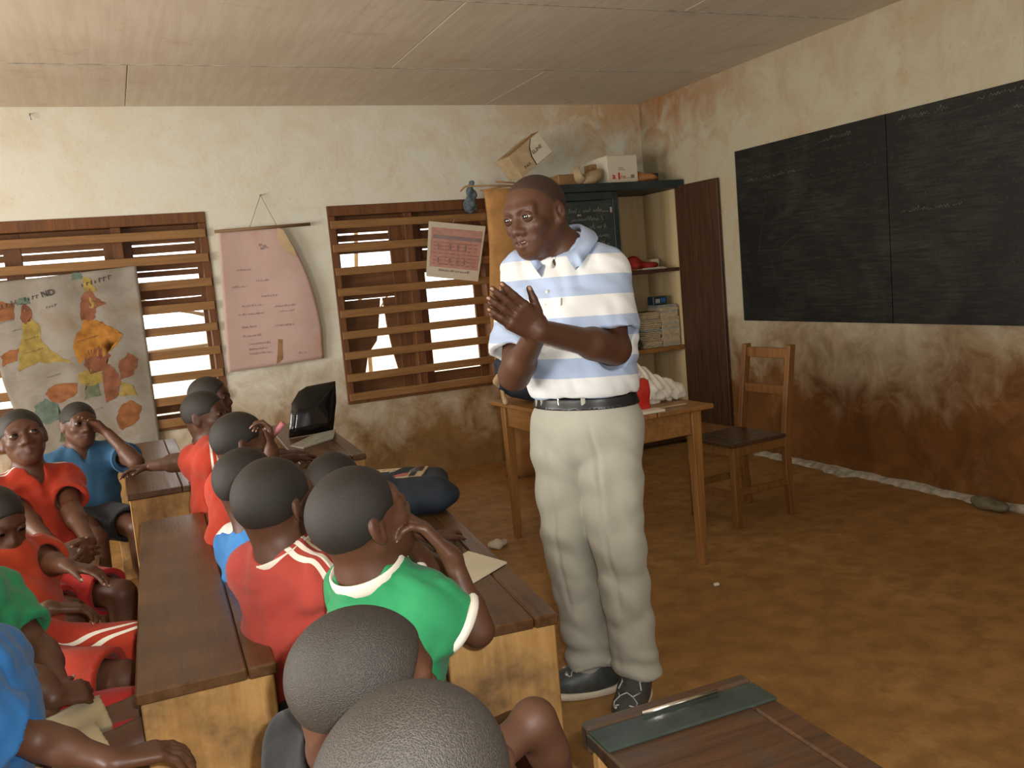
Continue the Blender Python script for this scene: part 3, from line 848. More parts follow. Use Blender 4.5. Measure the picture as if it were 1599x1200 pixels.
# what stands outside: a pale yard, a tree trunk and a thatch roof edge
struct(bx('ground_outside', (-12, 6.4, -.12), (16, 40, -.02), 'paper', bev=0))
tr = thing('bare_tree', 'thin bare tree in the glare outside the right window', 'tree', (2.25, 8.6, 0))
tube('trunk', [(0, 0, 0), (.02, 0, .8), (-.03, 0, 1.5), (.05, 0, 2.3)], .02, 'cardboard_dark', tr)
for p in ([(.0, 0, .95), (.25, 0, 1.3), (.42, 0, 1.45)], [(-.02, 0, 1.3), (-.35, .1, 1.7)], [(0, 0, .75), (-.3, 0, .95), (-.5, 0, 1.3)]):
    tube('branch', p, .009, 'cardboard_dark', tr, 6)
th = thing('bamboo_rack', 'pale bamboo rack in the yard behind the left window', 'rack', (.15, 8.2, 0))
tube('post', [(.0, 0, 0), (.0, 0, 1.5)], .02, 'pale_rod_wood', th); tube('post', [(.9, 0, 0), (.9, 0, 1.5)], .02, 'pale_rod_wood', th)
for a, b in (((-.2, 0, 1.42), (1.1, 0, 1.48)), ((-.2, 0, 1.5), (.95, 0, 1.22)), ((0, 0, 1.5), (1.1, 0, 1.12)), ((-.1, 0, 1.02), (1, 0, 1.05))):
    tube('pole', [a, b], .014, 'pale_rod_wood', th, 6)

# ---------------------------------------------------------------- blackboard
bb = thing('blackboard', 'long black chalkboard covered with faint chalk writing on the right wall', 'blackboard', (XR - .004, 4.985, .94))
def rwall(y, z, d=0.): return (-d, y - 4.985, z - .94)        # local coordinates on the right wall
BT = lambda y: 2.10 + (y - 4.985) * .005
sheet('panel', [rwall(4.985, .945), rwall(3.69, .938), rwall(3.69, 2.095), rwall(4.985, 2.102)], (-1, 0, 0), 'blackboard_paint', bb, .014)
sheet('panel', [rwall(3.684, .938), rwall(1.2, .925), rwall(1.2, 2.08), rwall(3.684, 2.094)], (-1, 0, 0), 'blackboard_paint', bb, .014)
def chalk_line(bm, y, z, w, seed, h=.022, r=.0022, f=None):
    """a word group of handwriting as one thin chalk stroke"""
    rr = random.Random(seed); pts = []; n = max(3, int(w / .009)); yy = y
    prev = None
    for i in range(n):
        ht = rr.choice((0, .4, .55, .6, 1., .5)) * h if i % 2 else rr.uniform(-.1, .12) * h
        if rr.random() < .12: prev = None; yy -= .012
        p = (yy + rr.uniform(-.002, .002), z + ht)
        if prev is not None:
            a, b = Vector(f(*prev)), Vector(f(*p)); d = (b - a); nrm_ = Vector(f(0, 0, 1)) - Vector(f(0, 0)); s = d.cross(nrm_).normalized() * r * .5
            bm.faces.new([bm.verts.new(q) for q in (a - s, b - s, b + s, a + s)])
        prev = p; yy -= w / n
FB = lambda a, b, c=0: rwall(a, b, .0150 + .01 * c)
k = 0; bmA, bmB = bmesh.new(), bmesh.new()
for (y, z, w) in [(4.86, 2.02, .62), (4.18, 2.03, .25), (4.88, 1.955, .5), (4.3, 1.975, .4), (4.88, 1.885, .45), (4.35, 1.9, .3), (4.0, 1.90, .28), (4.5, 1.83, .22), (4.15, 1.84, .4), (4.42, 1.77, .2), (4.05, 1.78, .22),
                  (3.60, 2.04, .3), (3.12, 2.05, .26), (3.55, 1.97, .2), (3.3, 1.955, .35), (2.95, 1.97, .3), (3.62, 1.90, .25), (3.3, 1.89, .45), (3.6, 1.83, .35), (3.1, 1.83, .5), (3.58, 1.76, .3), (3.2, 1.76, .35), (2.9, 1.77, .4),
                  (3.6, 1.69, .28), (3.25, 1.69, .5), (3.62, 1.62, .5), (3.0, 1.62, .4), (3.6, 1.55, .35), (3.15, 1.54, .45), (3.6, 1.47, .5), (3.0, 1.48, .4), (3.6, 1.40, .3), (3.2, 1.39, .5), (3.5, 1.31, .6), (3.6, 1.22, .35), (3.1, 1.23, .5), (3.5, 1.14, .5),
                  (4.42, 1.60, .2), (4.75, 1.36, .25), (4.45, 1.33, .3), (4.8, 1.22, .2), (4.4, 1.19, .25), (2.6, 2.0, .5), (2.6, 1.85, .6), (2.6, 1.7, .6), (2.5, 1.5, .5)]:
    k += 1; chalk_line(bmB if k in (2, 5, 12, 13, 16, 28) else bmA, y, z, w, k, .026 if k % 3 else .03, .0035, FB)
for pts in ([(4.68, 1.80), (4.79, 1.42), (4.6, 1.41), (4.42, 1.50)], [(4.62, 1.77), (4.52, 1.58)], [(3.69, 1.15), (3.695, .96)], [(4.20, 1.985), (3.95, 1.985)], [(3.35, 2.02), (3.02, 2.035)], [(3.3, 1.94), (2.95, 1.95)]):
    bm = bmA
    for p, q in zip(pts, pts[1:]):
        a, b = Vector(FB(*p)), Vector(FB(*q)); s = (b - a).cross(Vector((1, 0, 0))).normalized() * .002
        bm.faces.new([bm.verts.new(v) for v in (a - s, b - s, b + s, a + s)])
for bm, m_ in ((bmA, 'chalk'), (bmB, 'chalk_bright')): obj_bm('chalk_writing', bm, m_, bb)['kind'] = 'stuff'

# ---------------------------------------------------------------- map, poster, calendar on the back wall
def mapmat():
    n = NT('map_print', .7, .2); v = n.coord(rnd=False)
    f = n.noise(v, 3.2, 5, .6, .4)
    c = n.ramp(f, [(.3, (.17, .14, .10)), (.55, (.27, .25, .215)), (.75, (.22, .15, .09))])
    n.color(c); n.bump(n.noise(v, 9, 4), .4, .01); MATS['map_print'] = n.m
mapmat()
mp = thing('wall_map', 'large worn school map with yellow and orange countries over left window', 'map', (-.66, 6.085, .53))
def warp_sheet(name, fx, nx, nz, w, h, mat, parent, fy, edge=None):
    vs, fs = [], []
    for i in range(nz + 1):
        for j in range(nx + 1):
            u, v = j / nx, i / nz; x, z = u * w, v * h
            if edge: x, z = edge(u, v)
            vs.append((x, fy(x, z), z))
    for i in range(nz):
        for j in range(nx):
            a = i * (nx + 1) + j; fs.append((a, a + 1, a + nx + 2, a + nx + 1))
    o = mesh_obj(name, np.array(vs), np.array(fs), MATS[mat], parent)
    md = o.modifiers.new('solid', 'SOLIDIFY'); md.thickness = .0012; md.offset = 0
    return o
mfy = lambda x, z: .012 * math.sin(x * 9 + z * 1.2) * math.sin(z * 2.5 + .6) + .006 * math.sin(x * 23 + z * 3)
def medge(u, v):
    x = .0 + u * .835 + (.02 * math.sin(v * 9)) * (1 - u) + .05 * (1 - u) * (1 - v) - .14 * (1 - u) * min(max((v - .54) / .12, 0), 1); z = v * (1.09 + .05 * u)
    return x, z
warp_sheet('map_paper', None, 44, 40, .84, 1.12, 'map_print', mp, mfy, medge)
for nm, c in (('land_yellow', (.27, .20, .055)), ('land_orange', (.34, .15, .03)), ('land_redbrown', (.19, .075, .04)), ('land_teal', (.11, .15, .12)), ('land_green', (.12, .14, .09)), ('land_rust', (.22, .09, .035)), ('map_ink', (.05, .045, .05))):
    flat(nm, c, .75, .15, var=.3, scale=22)
def country(pts, mat, name='country'):
    pts = [(a + (.055 if a > .33 else 0), b) for a, b in pts]
    """irregular land shape following the paper's waves; pts in map coordinates (x from its left edge, height above its foot)"""
    bm = bmesh.new(); q = []
    r = random.Random(len(pts) * 7 + int(pts[0][0] * 100))
    for i in range(len(pts)):
        a, b = pts[i], pts[(i + 1) % len(pts)]
        for k in range(4):
            t = k / 4; q.append((a[0] + (b[0] - a[0]) * t + r.uniform(-.006, .006), a[1] + (b[1] - a[1]) * t + r.uniform(-.006, .006)))
    vs = [bm.verts.new((x, mfy(x, z), z)) for x, z in q]
    f = bm.faces.new(vs); bmesh.ops.triangulate(bm, faces=[f])
    bmesh.ops.subdivide_edges(bm, edges=[e for e in bm.edges if e.calc_length() > .03], cuts=2, use_grid_fill=True)
    for v in bm.verts: v.co.y = mfy(v.co.x, v.co.z) - .0022
    bmesh.ops.recalc_face_normals(bm, faces=bm.faces)
    return obj_bm(name, bm, mat, mp, True)
def mpx(px, py):           # photograph-plane measures of the map turned into its own metres once
    return px, py
country([(.10, .56), (.21, .60), (.34, .58), (.30, .66), (.25, .72), (.245, .82), (.21, .87), (.18, .93), (.155, .88), (.15, .78), (.12, .70), (.11, .62)], 'land_yellow')
country([(.02, .60), (.10, .63), (.12, .70), (.06, .69), (.02, .66)], 'land_rust')
country([(.15, .88), (.18, .97), (.22, .92), (.21, .86), (.17, .84)], 'land_redbrown')
country([(.38, .57), (.44, .60), (.52, .60), (.60, .66), (.655, .72), (.60, .76), (.55, .80), (.50, .83), (.44, .835), (.42, .78), (.38, .74), (.36, .68)], 'land_orange')
country([(.42, .83), (.50, .83), (.515, .90), (.58, .92), (.53, .96), (.50, 1.02), (.455, 1.0), (.43, .93)], 'land_redbrown')
country([(.475, .90), (.52, .91), (.52, .955), (.49, .965)], 'land_yellow')
country([(.47, 1.0), (.53, 1.0), (.505, 1.09), (.47, 1.10)], 'land_yellow'); country([(.40, 1.08), (.47, 1.09), (.46, 1.125), (.41, 1.12)], 'land_teal')
country([(.14, .96), (.22, .965), (.215, 1.0), (.16, 1.0)], 'land_teal')
country([(.36, .50), (.42, .53), (.50, .52), (.50, .44), (.42, .42), (.36, .45)], 'land_yellow')
country([(.50, .30), (.57, .34), (.60, .44), (.57, .52), (.52, .56), (.50, .46)], 'land_redbrown')
country([(.22, .40), (.28, .46), (.36, .45), (.34, .38), (.30, .34), (.25, .36)], 'land_rust'); country([(.14, .24), (.22, .22), (.30, .24), (.28, .34), (.22, .38), (.16, .34)], 'land_teal')
country([(.38, .34), (.48, .36), (.46, .46), (.40, .45)], 'land_green'); country([(.56, .12), (.66, .16), (.70, .26), (.64, .30), (.58, .28), (.54, .20)], 'land_rust')
country([(.58, .34), (.68, .33), (.66, .40), (.60, .42)], 'land_yellow')
country([(.44, .50), (.52, .52), (.56, .60), (.50, .66), (.43, .64), (.40, .56)], 'land_redbrown'); country([(.02, .86), (.12, .88), (.13, .97), (.05, .99), (.02, .94)], 'land_rust'); country([(.26, .10), (.40, .08), (.46, .16), (.40, .24), (.30, .22)], 'land_green'); country([(.60, .44), (.68, .46), (.72, .56), (.66, .60), (.60, .55)], 'land_redbrown')
for (s, x, z, sz) in (('ND', .285, .99, .05),):
    text('map_title', s, sz, 'map_ink', frameM((x, mfy(x, z) - .012, z), (1, 0, .2), (-.2, 0, 1)), mp, bold=.001)
FM = lambda a, b, c=0: (a, mfy(a, b) - .005 - .01 * c, b)
bmL = bmesh.new()
for i, (x, z, w, h) in enumerate([(-.03, .93, .18, .028), (.51, 1.035, .17, .03), (.19, .975, .07, .025), (.02, .85, .1, .012), (.16, .74, .07, .01), (.15, .66, .1, .01), (.30, .92, .05, .018), (.44, .70, .12, .01), (.10, .80, .05, .01), (.03, .93, .1, .01), (.25, .50, .08, .01), (.45, .26, .08, .01)]):
    rr = random.Random(i); bm = bmL; xx = x
    while xx < x + w:
        hh = h * rr.uniform(.6, 1)
        bm.faces.new([bm.verts.new(FM(a, b)) for a, b in ((xx, z + (xx - x) * .2), (xx + h * .16, z + (xx - x) * .2), (xx + h * .16, z + hh + (xx - x) * .2), (xx, z + hh + (xx - x) * .2))])
        if rr.random() < .6: bm.faces.new([bm.verts.new(FM(a, b)) for a, b in ((xx, z + hh * .8 + (xx - x) * .2), (xx + h * .6, z + hh * .8 + (xx - x) * .2), (xx + h * .6, z + hh + (xx - x) * .2), (xx, z + hh + (xx - x) * .2))])
        xx += h * rr.uniform(.7, 1.0)
obj_bm('lettering', bmL, 'map_ink', mp)['kind'] = 'stuff'

def postermat():
    n = NT('poster_pink', .75, .2); v = n.coord(rnd=False)
    c = n.ramp(n.noise(v, 2.5, 5, .6), [(.3, (.46, .32, .27)), (.55, (.52, .37, .33)), (.75, (.47, .28, .20))])
    c = n.mix(n.ramp(n.noise(n.coord(scale=(6, 1, 60), rnd=False), 3, 4, .7), [(.60, 0.), (.70, .35)]), c, (.30, .20, .20))
    n.color(c); n.bump(n.noise(v, 6, 4), .35, .01); MATS['poster_pink'] = n.m
postermat()
po = thing('wall_poster', 'faded torn pink paper chart hanging from a wooden rod', 'poster', (.679, 6.125, .95))
pfy = lambda x, z: -.012 - .02 * math.exp(-((x - .55) / .15) ** 2) * math.sin(min(max(z / .9, 0), 1) * math.pi) * 1.2 + .006 * math.sin(x * 12)
def pedge(u, v):
    # right side is torn to a long curve, wide at the foot
    r = .405 + .22 * (1 - v ** 2.3) ** .8 if v > .22 else .62 - .04 * (.22 - v)
    l = .0 - .055 * (1 - v) + .02; z = v * .91 - (.02 * (1 - v) * (1 - u))
    return l + (r - l) * u, z
warp_sheet('chart_paper', None, 30, 34, .62, .9, 'poster_pink', po, pfy, pedge)
tube('hanging_rod', [(-.005, -.018, .905), (.62, -.018, .918)], .011, 'pale_rod_wood', po, 10)
tube('cord', [(.22, -.018, .92), (.315, -.004, 1.125)], .002, 'cord', po, 6); tube('cord', [(.395, -.018, .925), (.317, -.004, 1.125)], .002, 'cord', po, 6)
tube('nail', [(.316, .024, 1.128), (.316, -.014, 1.13)], .004, 'tin', po, 6)
sheet('torn_patch', [(.395, -.036, .905), (.43, -.042, .89), (.49, -.05, .75), (.50, -.05, .70), (.445, -.045, .73), (.40, -.038, .80), (.385, -.036, .85)], (0, -1, 0), 'cardboard', po, .001)
sheet('torn_hole', [(.315, -.02, .165), (.345, -.02, .16), (.335, -.02, .10), (.33, -.02, .03), (.285, -.02, .0), (.30, -.02, .07)], (0, -1, 0), 'cardboard_dark', po, .001)
bmL = bmesh.new()
for (x, z, w) in ((.27, .775, .05), (.10, .64, .10), (.06, .53, .09), (.22, .56, .08), (.24, .455, .1), (.11, .40, .14), (.32, .38, .14), (.08, .345, .16), (.34, .345, .1), (.09, .26, .09), (.30, .25, .13), (.12, .145, .14), (.12, .08, .15), (.44, .05, .06), (.09, .20, .12), (.12, .11, .12)):
    bm = bmL; rr = random.Random(int(x * 1000 + z * 77)); xx = x
    while xx < x + w:
        hh = rr.uniform(.006, .016); p = pfy(xx, z) - .003
        bm.faces.new([bm.verts.new(q) for q in ((xx, p, z), (xx + .004, p, z), (xx + .006, p, z + hh), (xx + .002, p, z + hh))]); xx += rr.uniform(.006, .014)
obj_bm('print_line', bmL, 'ink_grey', po)['kind'] = 'stuff'
for x, z in ((.275, .80), (.30, .79), (.285, .775)):
    sheet('print_mark', [(x - .012, pfy(x, z) - .003, z - .006), (x + .012, pfy(x, z) - .003, z - .006), (x + .01, pfy(x, z) - .003, z + .008), (x - .01, pfy(x, z) - .003, z + .008)], (0, -1, 0), 'ink_grey', po, .0006)

ca = thing('wall_calendar', 'white and pink printed timetable sheet tilted on the right window slats', 'calendar', (2.137, 6.085, 1.45))
cpt = lambda u, v: (0 + (-.061) * (1 - v) + u * (.436 + (1 - v) * -.04), -.012 - .004 * math.sin(u * 3.1), .0 + v * .388 + u * (-.062 + (1 - v) * -.008))
def cal_quad(name, u0, u1, v0, v1, mat, off=.0):
    return sheet(name, [(*[a + b for a, b in zip(cpt(u, v), (0, -off, 0))],) for u, v in ((u0, v0), (u1, v0), (u1, v1), (u0, v1))], (0, -1, 0), mat, ca, .0008)
cal_quad('paper_sheet', 0, 1, 0, 1, 'paper'); cal_quad('pink_panel', .05, .96, .19, .90, 'calendar_pink', .0012)
cal_quad('heading_band', .08, .96, .70, .77, 'ink_grey', .0022)
rr = random.Random(3)
for i in range(7):
    for j in range(8):
        u, v = .10 + j * .105, .24 + i * .065
        cal_quad('print_cell', u, u + rr.uniform(.05, .085), v, v + .018, 'ink_red', .0022)
for u in (.17, .38, .52, .66): cal_quad('print_mark', u, u + .022, .50, .62, 'ink_grey', .003); cal_quad('print_mark', u + .01, u + .03, .27, .36, 'ink_grey', .003)
for i in range(13): cal_quad('print_mark', .22 + i * .045, .22 + i * .045 + rr.uniform(.012, .03), .12, .14 + .02 * rr.random(), 'ink_grey', .003)
tube('string', [(.18, -.016, .36), (.20, -.018, .40)], .002, 'cord', ca, 5)
tube('wall_hook', [(-.295, 6.15, 2.62), (-.295, 6.12, 2.61), (-.29, 6.12, 2.58)], .004, 'tin', None, 6); tag(bpy.data.objects['wall_hook'], 'small dark hook high on the white back wall', 'hook')

# ---------------------------------------------------------------- cabinet
YC = 5.65
cb = thing('cabinet', 'tall open wooden cabinet with dark painted top in the back corner', 'cabinet', (2.70, YC, 0))
def C(nm, lo, hi, m, bev=.003, par=None): return bx(nm, (lo[0] - 2.70, lo[1] - YC, lo[2]), (hi[0] - 2.70, hi[1] - YC, hi[2]), m, par or cb, bev)
C('side_panel', (2.70, YC, 0), (2.725, 6.12, 1.94), 'tan_plywood'); C('side_panel', (3.965, YC, 0), (3.99, 6.12, 1.94), 'cabinet_interior')
C('back_panel', (2.725, 6.10, .06), (3.74, 6.12, 1.94), 'cabinet_interior'); C('back_panel', (3.743, 6.10, .06), (3.965, 6.12, 1.94), 'cabinet_interior')
C('top_board', (2.66, YC - .05, 1.942), (4.005, 6.13, 2.00), 'navy_paint'); C('divider', (3.43, YC, .06), (3.45, 6.10, 1.94), 'cabinet_interior')
C('bottom_board', (2.725, YC, .02), (3.965, 6.10, .06), 'cabinet_door_wood')
C('shelf', (3.452, YC + .01, 1.325), (3.963, 6.09, 1.352), 'cabinet_door_wood'); C('shelf', (3.452, YC + .005, .725), (3.963, 6.09, .76), 'table_wood')
C('front_post', (3.40, YC - .022, .02), (3.445, YC - .002, 1.94), 'navy_paint')
C('top_rail', (2.96, YC - .03, 1.885), (3.40, YC - .002, 1.94), 'navy_paint')
d2 = C('door', (2.96, YC - .02, .05), (3.398, YC - .002, 1.88), 'cabinet_blackboard', .003)
lo = (3.0, 0)
FC = lambda a, b, c=0: (-(a) - 2.70, -.0215 - .01 * c, b)     # chalk helper counts along -x, so pass -x
bmC = bmesh.new()
for i, (x, z, w) in enumerate([(3.02, 1.80, .3), (3.05, 1.74, .26), (3.03, 1.68, .25), (3.02, 1.62, .30), (3.02, 1.56, .3), (3.06, 1.50, .3), (3.02, 1.42, .3)]):
    chalk_line(bmC, -x, z, w, 90 + i, .035, .004, lambda a, b, c=0: (-a - 2.70, -.0215 - .01 * c, b))
obj_bm('chalk_writing', bmC, 'chalk_pale', d2)['kind'] = 'stuff'
dl = C('door', (2.72, YC - .022, .05), (2.955, YC - .002, 1.93), 'tan_plywood', .004)
C('hinge', (3.375, YC - .026, 1.79), (3.39, YC - .018, 1.83), 'tin', .001, d2); C('latch', (3.10, YC - .028, 1.775), (3.13, YC - .018, 1.79), 'tin', .001, d2)
# open right-hand door, swung out along the wall
dr = bx('door', (0, -.012, .17), (.47, .012, 1.955), 'cabinet_door_wood', cb, .004); dr.location = (3.965 - 2.70, -.0, 0); dr.rotation_euler = (0, 0, math.radians(-86))
# dirty foam sheet hung over the cabinet's left side
fo_ = thing('foam_mattress', 'dirty tan foam sheet drooping down beside the cabinet behind the man', 'foam sheet', (2.345, 5.58, 0))
def foam():
    vs, fs = [], []; n, m = 10, 30
    for i in range(m + 1):
        v = i / m
        for j in range(n + 1):
            u = j / n; x = .02 + .31 * u - .02 * (1 - v) + .012 * math.sin(v * 9); y = -.05 * math.sin(u * 3.1) - .02 * math.sin(v * 9 + u)
            vs.append((x, y, .012 + v * (1.97 - .05 * u * 0)))
    for i in range(m):
        for j in range(n):
            a = i * (n + 1) + j; fs.append((a, a + 1, a + n + 2, a + n + 1))
    o = mesh_obj('foam', np.array(vs), np.array(fs), MATS['dirty_foam'], fo_); md = o.modifiers.new('solid', 'SOLIDIFY'); md.thickness = .035; md.offset = 0
foam()
# things on top of the cabinet
def carton(name, label, cat, loc, rz, tilt, w, d, h, mat, extra=None):
    t = thing(name, label, cat, loc, rz)
    t.rotation_euler = (tilt[0], tilt[1], rz)
    th = .004
    bx('side', (0, 0, 0), (w, th, h), mat, t, .0015); bx('side', (0, d - th, 0), (w, d, h), mat, t, .0015)
    bx('side', (0, th, 0), (th, d - th, h), mat, t, .001); bx('side', (w - th, th, 0), (w, d - th, h), mat, t, .001); bx('base', (th, th, 0), (w - th, d - th, th), mat, t, .001)
    return t
t = carton('paper_carton', 'white copier paper carton with red lettering on the cabinet top', 'box', (3.42, 5.70, 2.001), 0, (0, 0), .255, .30, .20, 'box_white')
bx('lid_flap', (.0, .0, .2005), (.255, .30, .2045), 'box_white', t, .001)
text('red_lettering', 'a', .062, 'box_red', frameM((.036, -.0008, .035), (1, 0, 0), (0, 0, 1)), t, bold=.0016)
text('red_lettering', '1', .062, 'box_red', frameM((.078, -.0012, .033), (1, 0, 0), (0, 0, 1)), t, bold=.004)
text('red_lettering', 'ne', .046, 'box_red', frameM((.106, -.0008, .035), (1, 0, 0), (0, 0, 1)), t)
for i in range(3): bx('print_line', (.09, -.0012, .095 + i * .009), (.15 - i * .01, -.0003, .098 + i * .009), 'box_grey_ink', t, 0)
for i in range(7): bx('barcode_bar', (.195 + i * .0045, -.0012, .035), (.197 + i * .0045, -.0003, .062), 'box_grey_ink', t, 0)
bx('print_line', (.15, -.0012, .037), (.185, -.0003, .040), 'box_grey_ink', t, 0)
t = thing('soap_carton', 'open brown carton lettered ELINE tipped on its corner on the cabinet', 'box', (2.74, 5.72, 2.075), 0)
t.rotation_euler = (0, math.radians(-34), 0)
w, d, h, th = .30, .22, .175, .004
bx('side', (0, 0, 0), (w, th, h), 'cardboard', t, .001); bx('side', (0, d - th, 0), (w, d, h), 'cardboard', t, .001); bx('side', (0, th, 0), (th, d - th, h), 'cardboard', t, .001)
bx('side', (w - th, th, 0), (w, d - th, h), 'cardboard', t, .001); bx('base', (th, th, 0), (w - th, d - th, th), 'cardboard', t, .001)
bx('lid_flap', (0, -.0, h), (w, d * .5, h + .003), 'cardboard_dark', t, .001)
sheet('front_print', [(.145, -.001, .004), (w - .002, -.001, .004), (w - .002, -.001, h - .003), (.22, -.001, h - .003), (.175, -.001, .13), (.15, -.001, .07)], (0, -1, 0), 'box_white', t, .0006)
sheet('curve_band', [(.14, -.0012, .004), (.148, -.0012, .004), (.153, -.0012, .07), (.178, -.0012, .13), (.222, -.0012, h - .003), (.212, -.0012, h - .003), (.168, -.0012, .13), (.143, -.0012, .07)], (0, -1, 0), 'box_brown_ink', t, .0006)
text('carton_lettering', 'ELINE', .036, 'box_brown_ink', frameM((.168, -.0022, .075), (1, 0, .02), (-.02, 0, 1)), t, bold=.0006)
text('carton_lettering', 'PAR', .034, 'box_brown_ink', frameM((.055, -.0012, .03), (1, 0, .02), (-.02, 0, 1)), t)
tag(bx('wooden_block', (3.02, 5.72, 2.001), (3.23, 5.90, 2.085), 'cardboard_dark', None, .006), 'plain brown block behind the clay shells on the cabinet top', 'block')
cl = sculpt('clay_shell', [ell((3.20, 5.74, 2.072), (.055, .06, .07), .02), sub(ell((3.225, 5.74, 2.10), (.036, .10, .05), .01))], .005, 'cardboard', None, lap=2)
tag(cl, 'upright tan gourd shell cut open, standing on the cabinet top', 'gourd')
c2 = sculpt('clay_shell', [ell((3.29, 5.75, 2.045), (.105, .07, .05), .02, np.array(Matrix.Rotation(-.35, 3, 'Y'))), cap((3.32, 5.75, 2.06), (3.375, 5.75, 2.10), .035, .02, .03)], .005, 'cardboard', None, lap=2)
tag(c2, 'tan gourd lying sideways beside the white carton', 'gourd')
tag(bx('wooden_block', (3.365, 5.85, 2.001), (3.415, 5.95, 2.165), 'cardboard_dark', None, .004), 'narrow upright brown block left of the white carton', 'block')
oc = sculpt('orange_bundle', [ell((3.78, 5.78, 2.035), (.11, .09, .035), .03), ell((3.72, 5.78, 2.045), (.06, .07, .035), .03)], .006, 'orange_clay', None, warp=waves(2, .005, 50))
tag(oc, 'flat orange brown bundle right of the white carton', 'bundle')
tag(bx('dark_board_end', (3.84, 5.76, 2.001), (3.90, 5.9, 2.075), 'navy_paint', None, .005), 'small dark block at the right end of the cabinet top', 'block')
rg = sculpt('blue_rag', [cap((2.46, 6.05, 1.93), (2.48, 6.04, 2.09), .045, .012, .02, flat=((1, 0, 0), 1.2)), cap((2.46, 6.05, 1.95), (2.50, 6.04, 1.90), .03, .015, .02)], .005, 'blue_rag', None, warp=waves(8, .008, 70))
tag(rg, 'crumpled grey blue rag hanging left of the cabinet top', 'rag')
dt = thing('dry_twigs', 'dry twigs sticking out at the left end of the cabinet top', 'twigs', (2.55, 5.72, 2.003))
for i, (a, b) in enumerate((((.3, 0, .0), (-.20, .1, .04)), ((.25, .02, .01), (-.02, .0, .05)), ((.2, .0, .02), (-.12, .05, .0)), ((-.2, .1, .04), (-.24, .12, .01)))):
    tube('twig', [a, tuple((x + y) / 2 + .01 for x, y in zip(a, b)), b], .006, 'cardboard_dark', dt, 6)

# shelf contents
rc_ = sculpt('red_cloth', [ell((3.60, 5.78, 1.395), (.12, .09, .04), .04), ell((3.62, 5.76, 1.425), (.05, .05, .035), .04), ell((3.75, 5.76, 1.385), (.08, .06, .028), .04)], .006, 'red_cloth', None, warp=waves(3, .006, 45))
tag(rc_, 'rumpled dark red cloth on the upper cabinet shelf', 'cloth')
def papers(label, cx, cy, z, n, w, d, seed, group):
    r = random.Random(seed)
    for i in range(n):
        o = bx('paper_sheet', (-w / 2, -d / 2, 0), (w / 2, d / 2, .003), 'paper', None, 0); o.location = (cx + r.uniform(-.05, .05), cy + r.uniform(-.015, .015), z + .0035 * i); o.rotation_euler = (0, 0, r.uniform(-.3, .3)); tag(o, label, 'paper', group)
papers('loose white paper lying at the front of the upper cabinet shelf', 3.74, 5.785, 1.3525, 4, .20, .2, 2, 'loose papers on the upper shelf')
tag(bx('paper_box', (3.83, 5.85, 1.3525), (3.91, 5.93, 1.43), 'paper', None, .003), 'small white carton behind the papers on the upper shelf', 'box')
tag(bx('dark_folder', (3.48, 5.70, 1.3525), (3.66, 5.92, 1.368), 'book_brown', None, .003), 'dark folder under the red cloth on the upper shelf', 'folder')
def book(loc, w, d, h, cover, rz, label, group):
    t = thing('exercise_book', label, 'book', loc, rz, group)
    bx('cover', (-w / 2, -d / 2, 0), (w / 2, d / 2, .0012), cover, t, 0); bx('cover', (-w / 2, -d / 2, h - .0012), (w / 2, d / 2, h), cover, t, 0)
    bx('pages', (-w / 2 + .002, -d / 2 + .002, .0013), (w / 2 - .002, d / 2 - .002, h - .0013), 'book_pages' if random.random() < .7 else 'book_grey', t, 0)
random.seed(11)
z = .7605; covers = ['book_green', 'book_green', 'book_grey', 'book_brown', 'red_cloth', 'book_brown', 'book_green', 'book_brown', 'navy_fabric', 'book_green', 'book_brown', 'red_cloth']
for i in range(20):
    h = random.uniform(.010, .017); book((3.715 + random.uniform(-.012, .012), 5.80, z), .15, .20, h, covers[i % 12], random.uniform(-.09, .09), 'worn dark exercise book in the left pile on the middle shelf', 'books of the left shelf pile'); z += h + .0004
zl = z; z = .7605
for i in range(19):
    h = random.uniform(.012, .019); book((3.872 + random.uniform(-.006, .006), 5.79, z), .155, .20, h, ('book_pages', 'book_grey', 'cardboard', 'paper')[i % 4], random.uniform(-.05, .05), 'pale exercise book in the right pile on the middle shelf', 'books of the right shelf pile'); z += h + .0004
zr = z
tag(bx('thin_book', (3.80, 5.71, zr + .001), (3.95, 5.88, zr + .012), 'book_grey', None, .001), 'thin grey book topmost on the right shelf pile', 'book')
bb2 = thing('blue_carton', 'small dark blue printed box on top of the shelf books', 'box', (3.76, 5.74, max(zl, zr) + .014))
bx('box_body', (0, 0, 0), (.125, .08, .065), 'blue_box', bb2, .003); bx('print_patch', (.02, -.001, .015), (.06, .0, .045), 'book_grey', bb2, 0); bx('print_patch', (.07, -.001, .02), (.11, .0, .05), 'blue_shirt', bb2, 0)
bk = sculpt('grey_papers', [ell((3.55, 5.78, .79), (.09, .08, .028), .02), ell((3.60, 5.78, .81), (.05, .05, .03), .02)], .006, 'book_green', None, warp=waves(12, .007, 60)); tag(bk, 'crumpled green grey papers beside the piles on the middle shelf', 'papers')

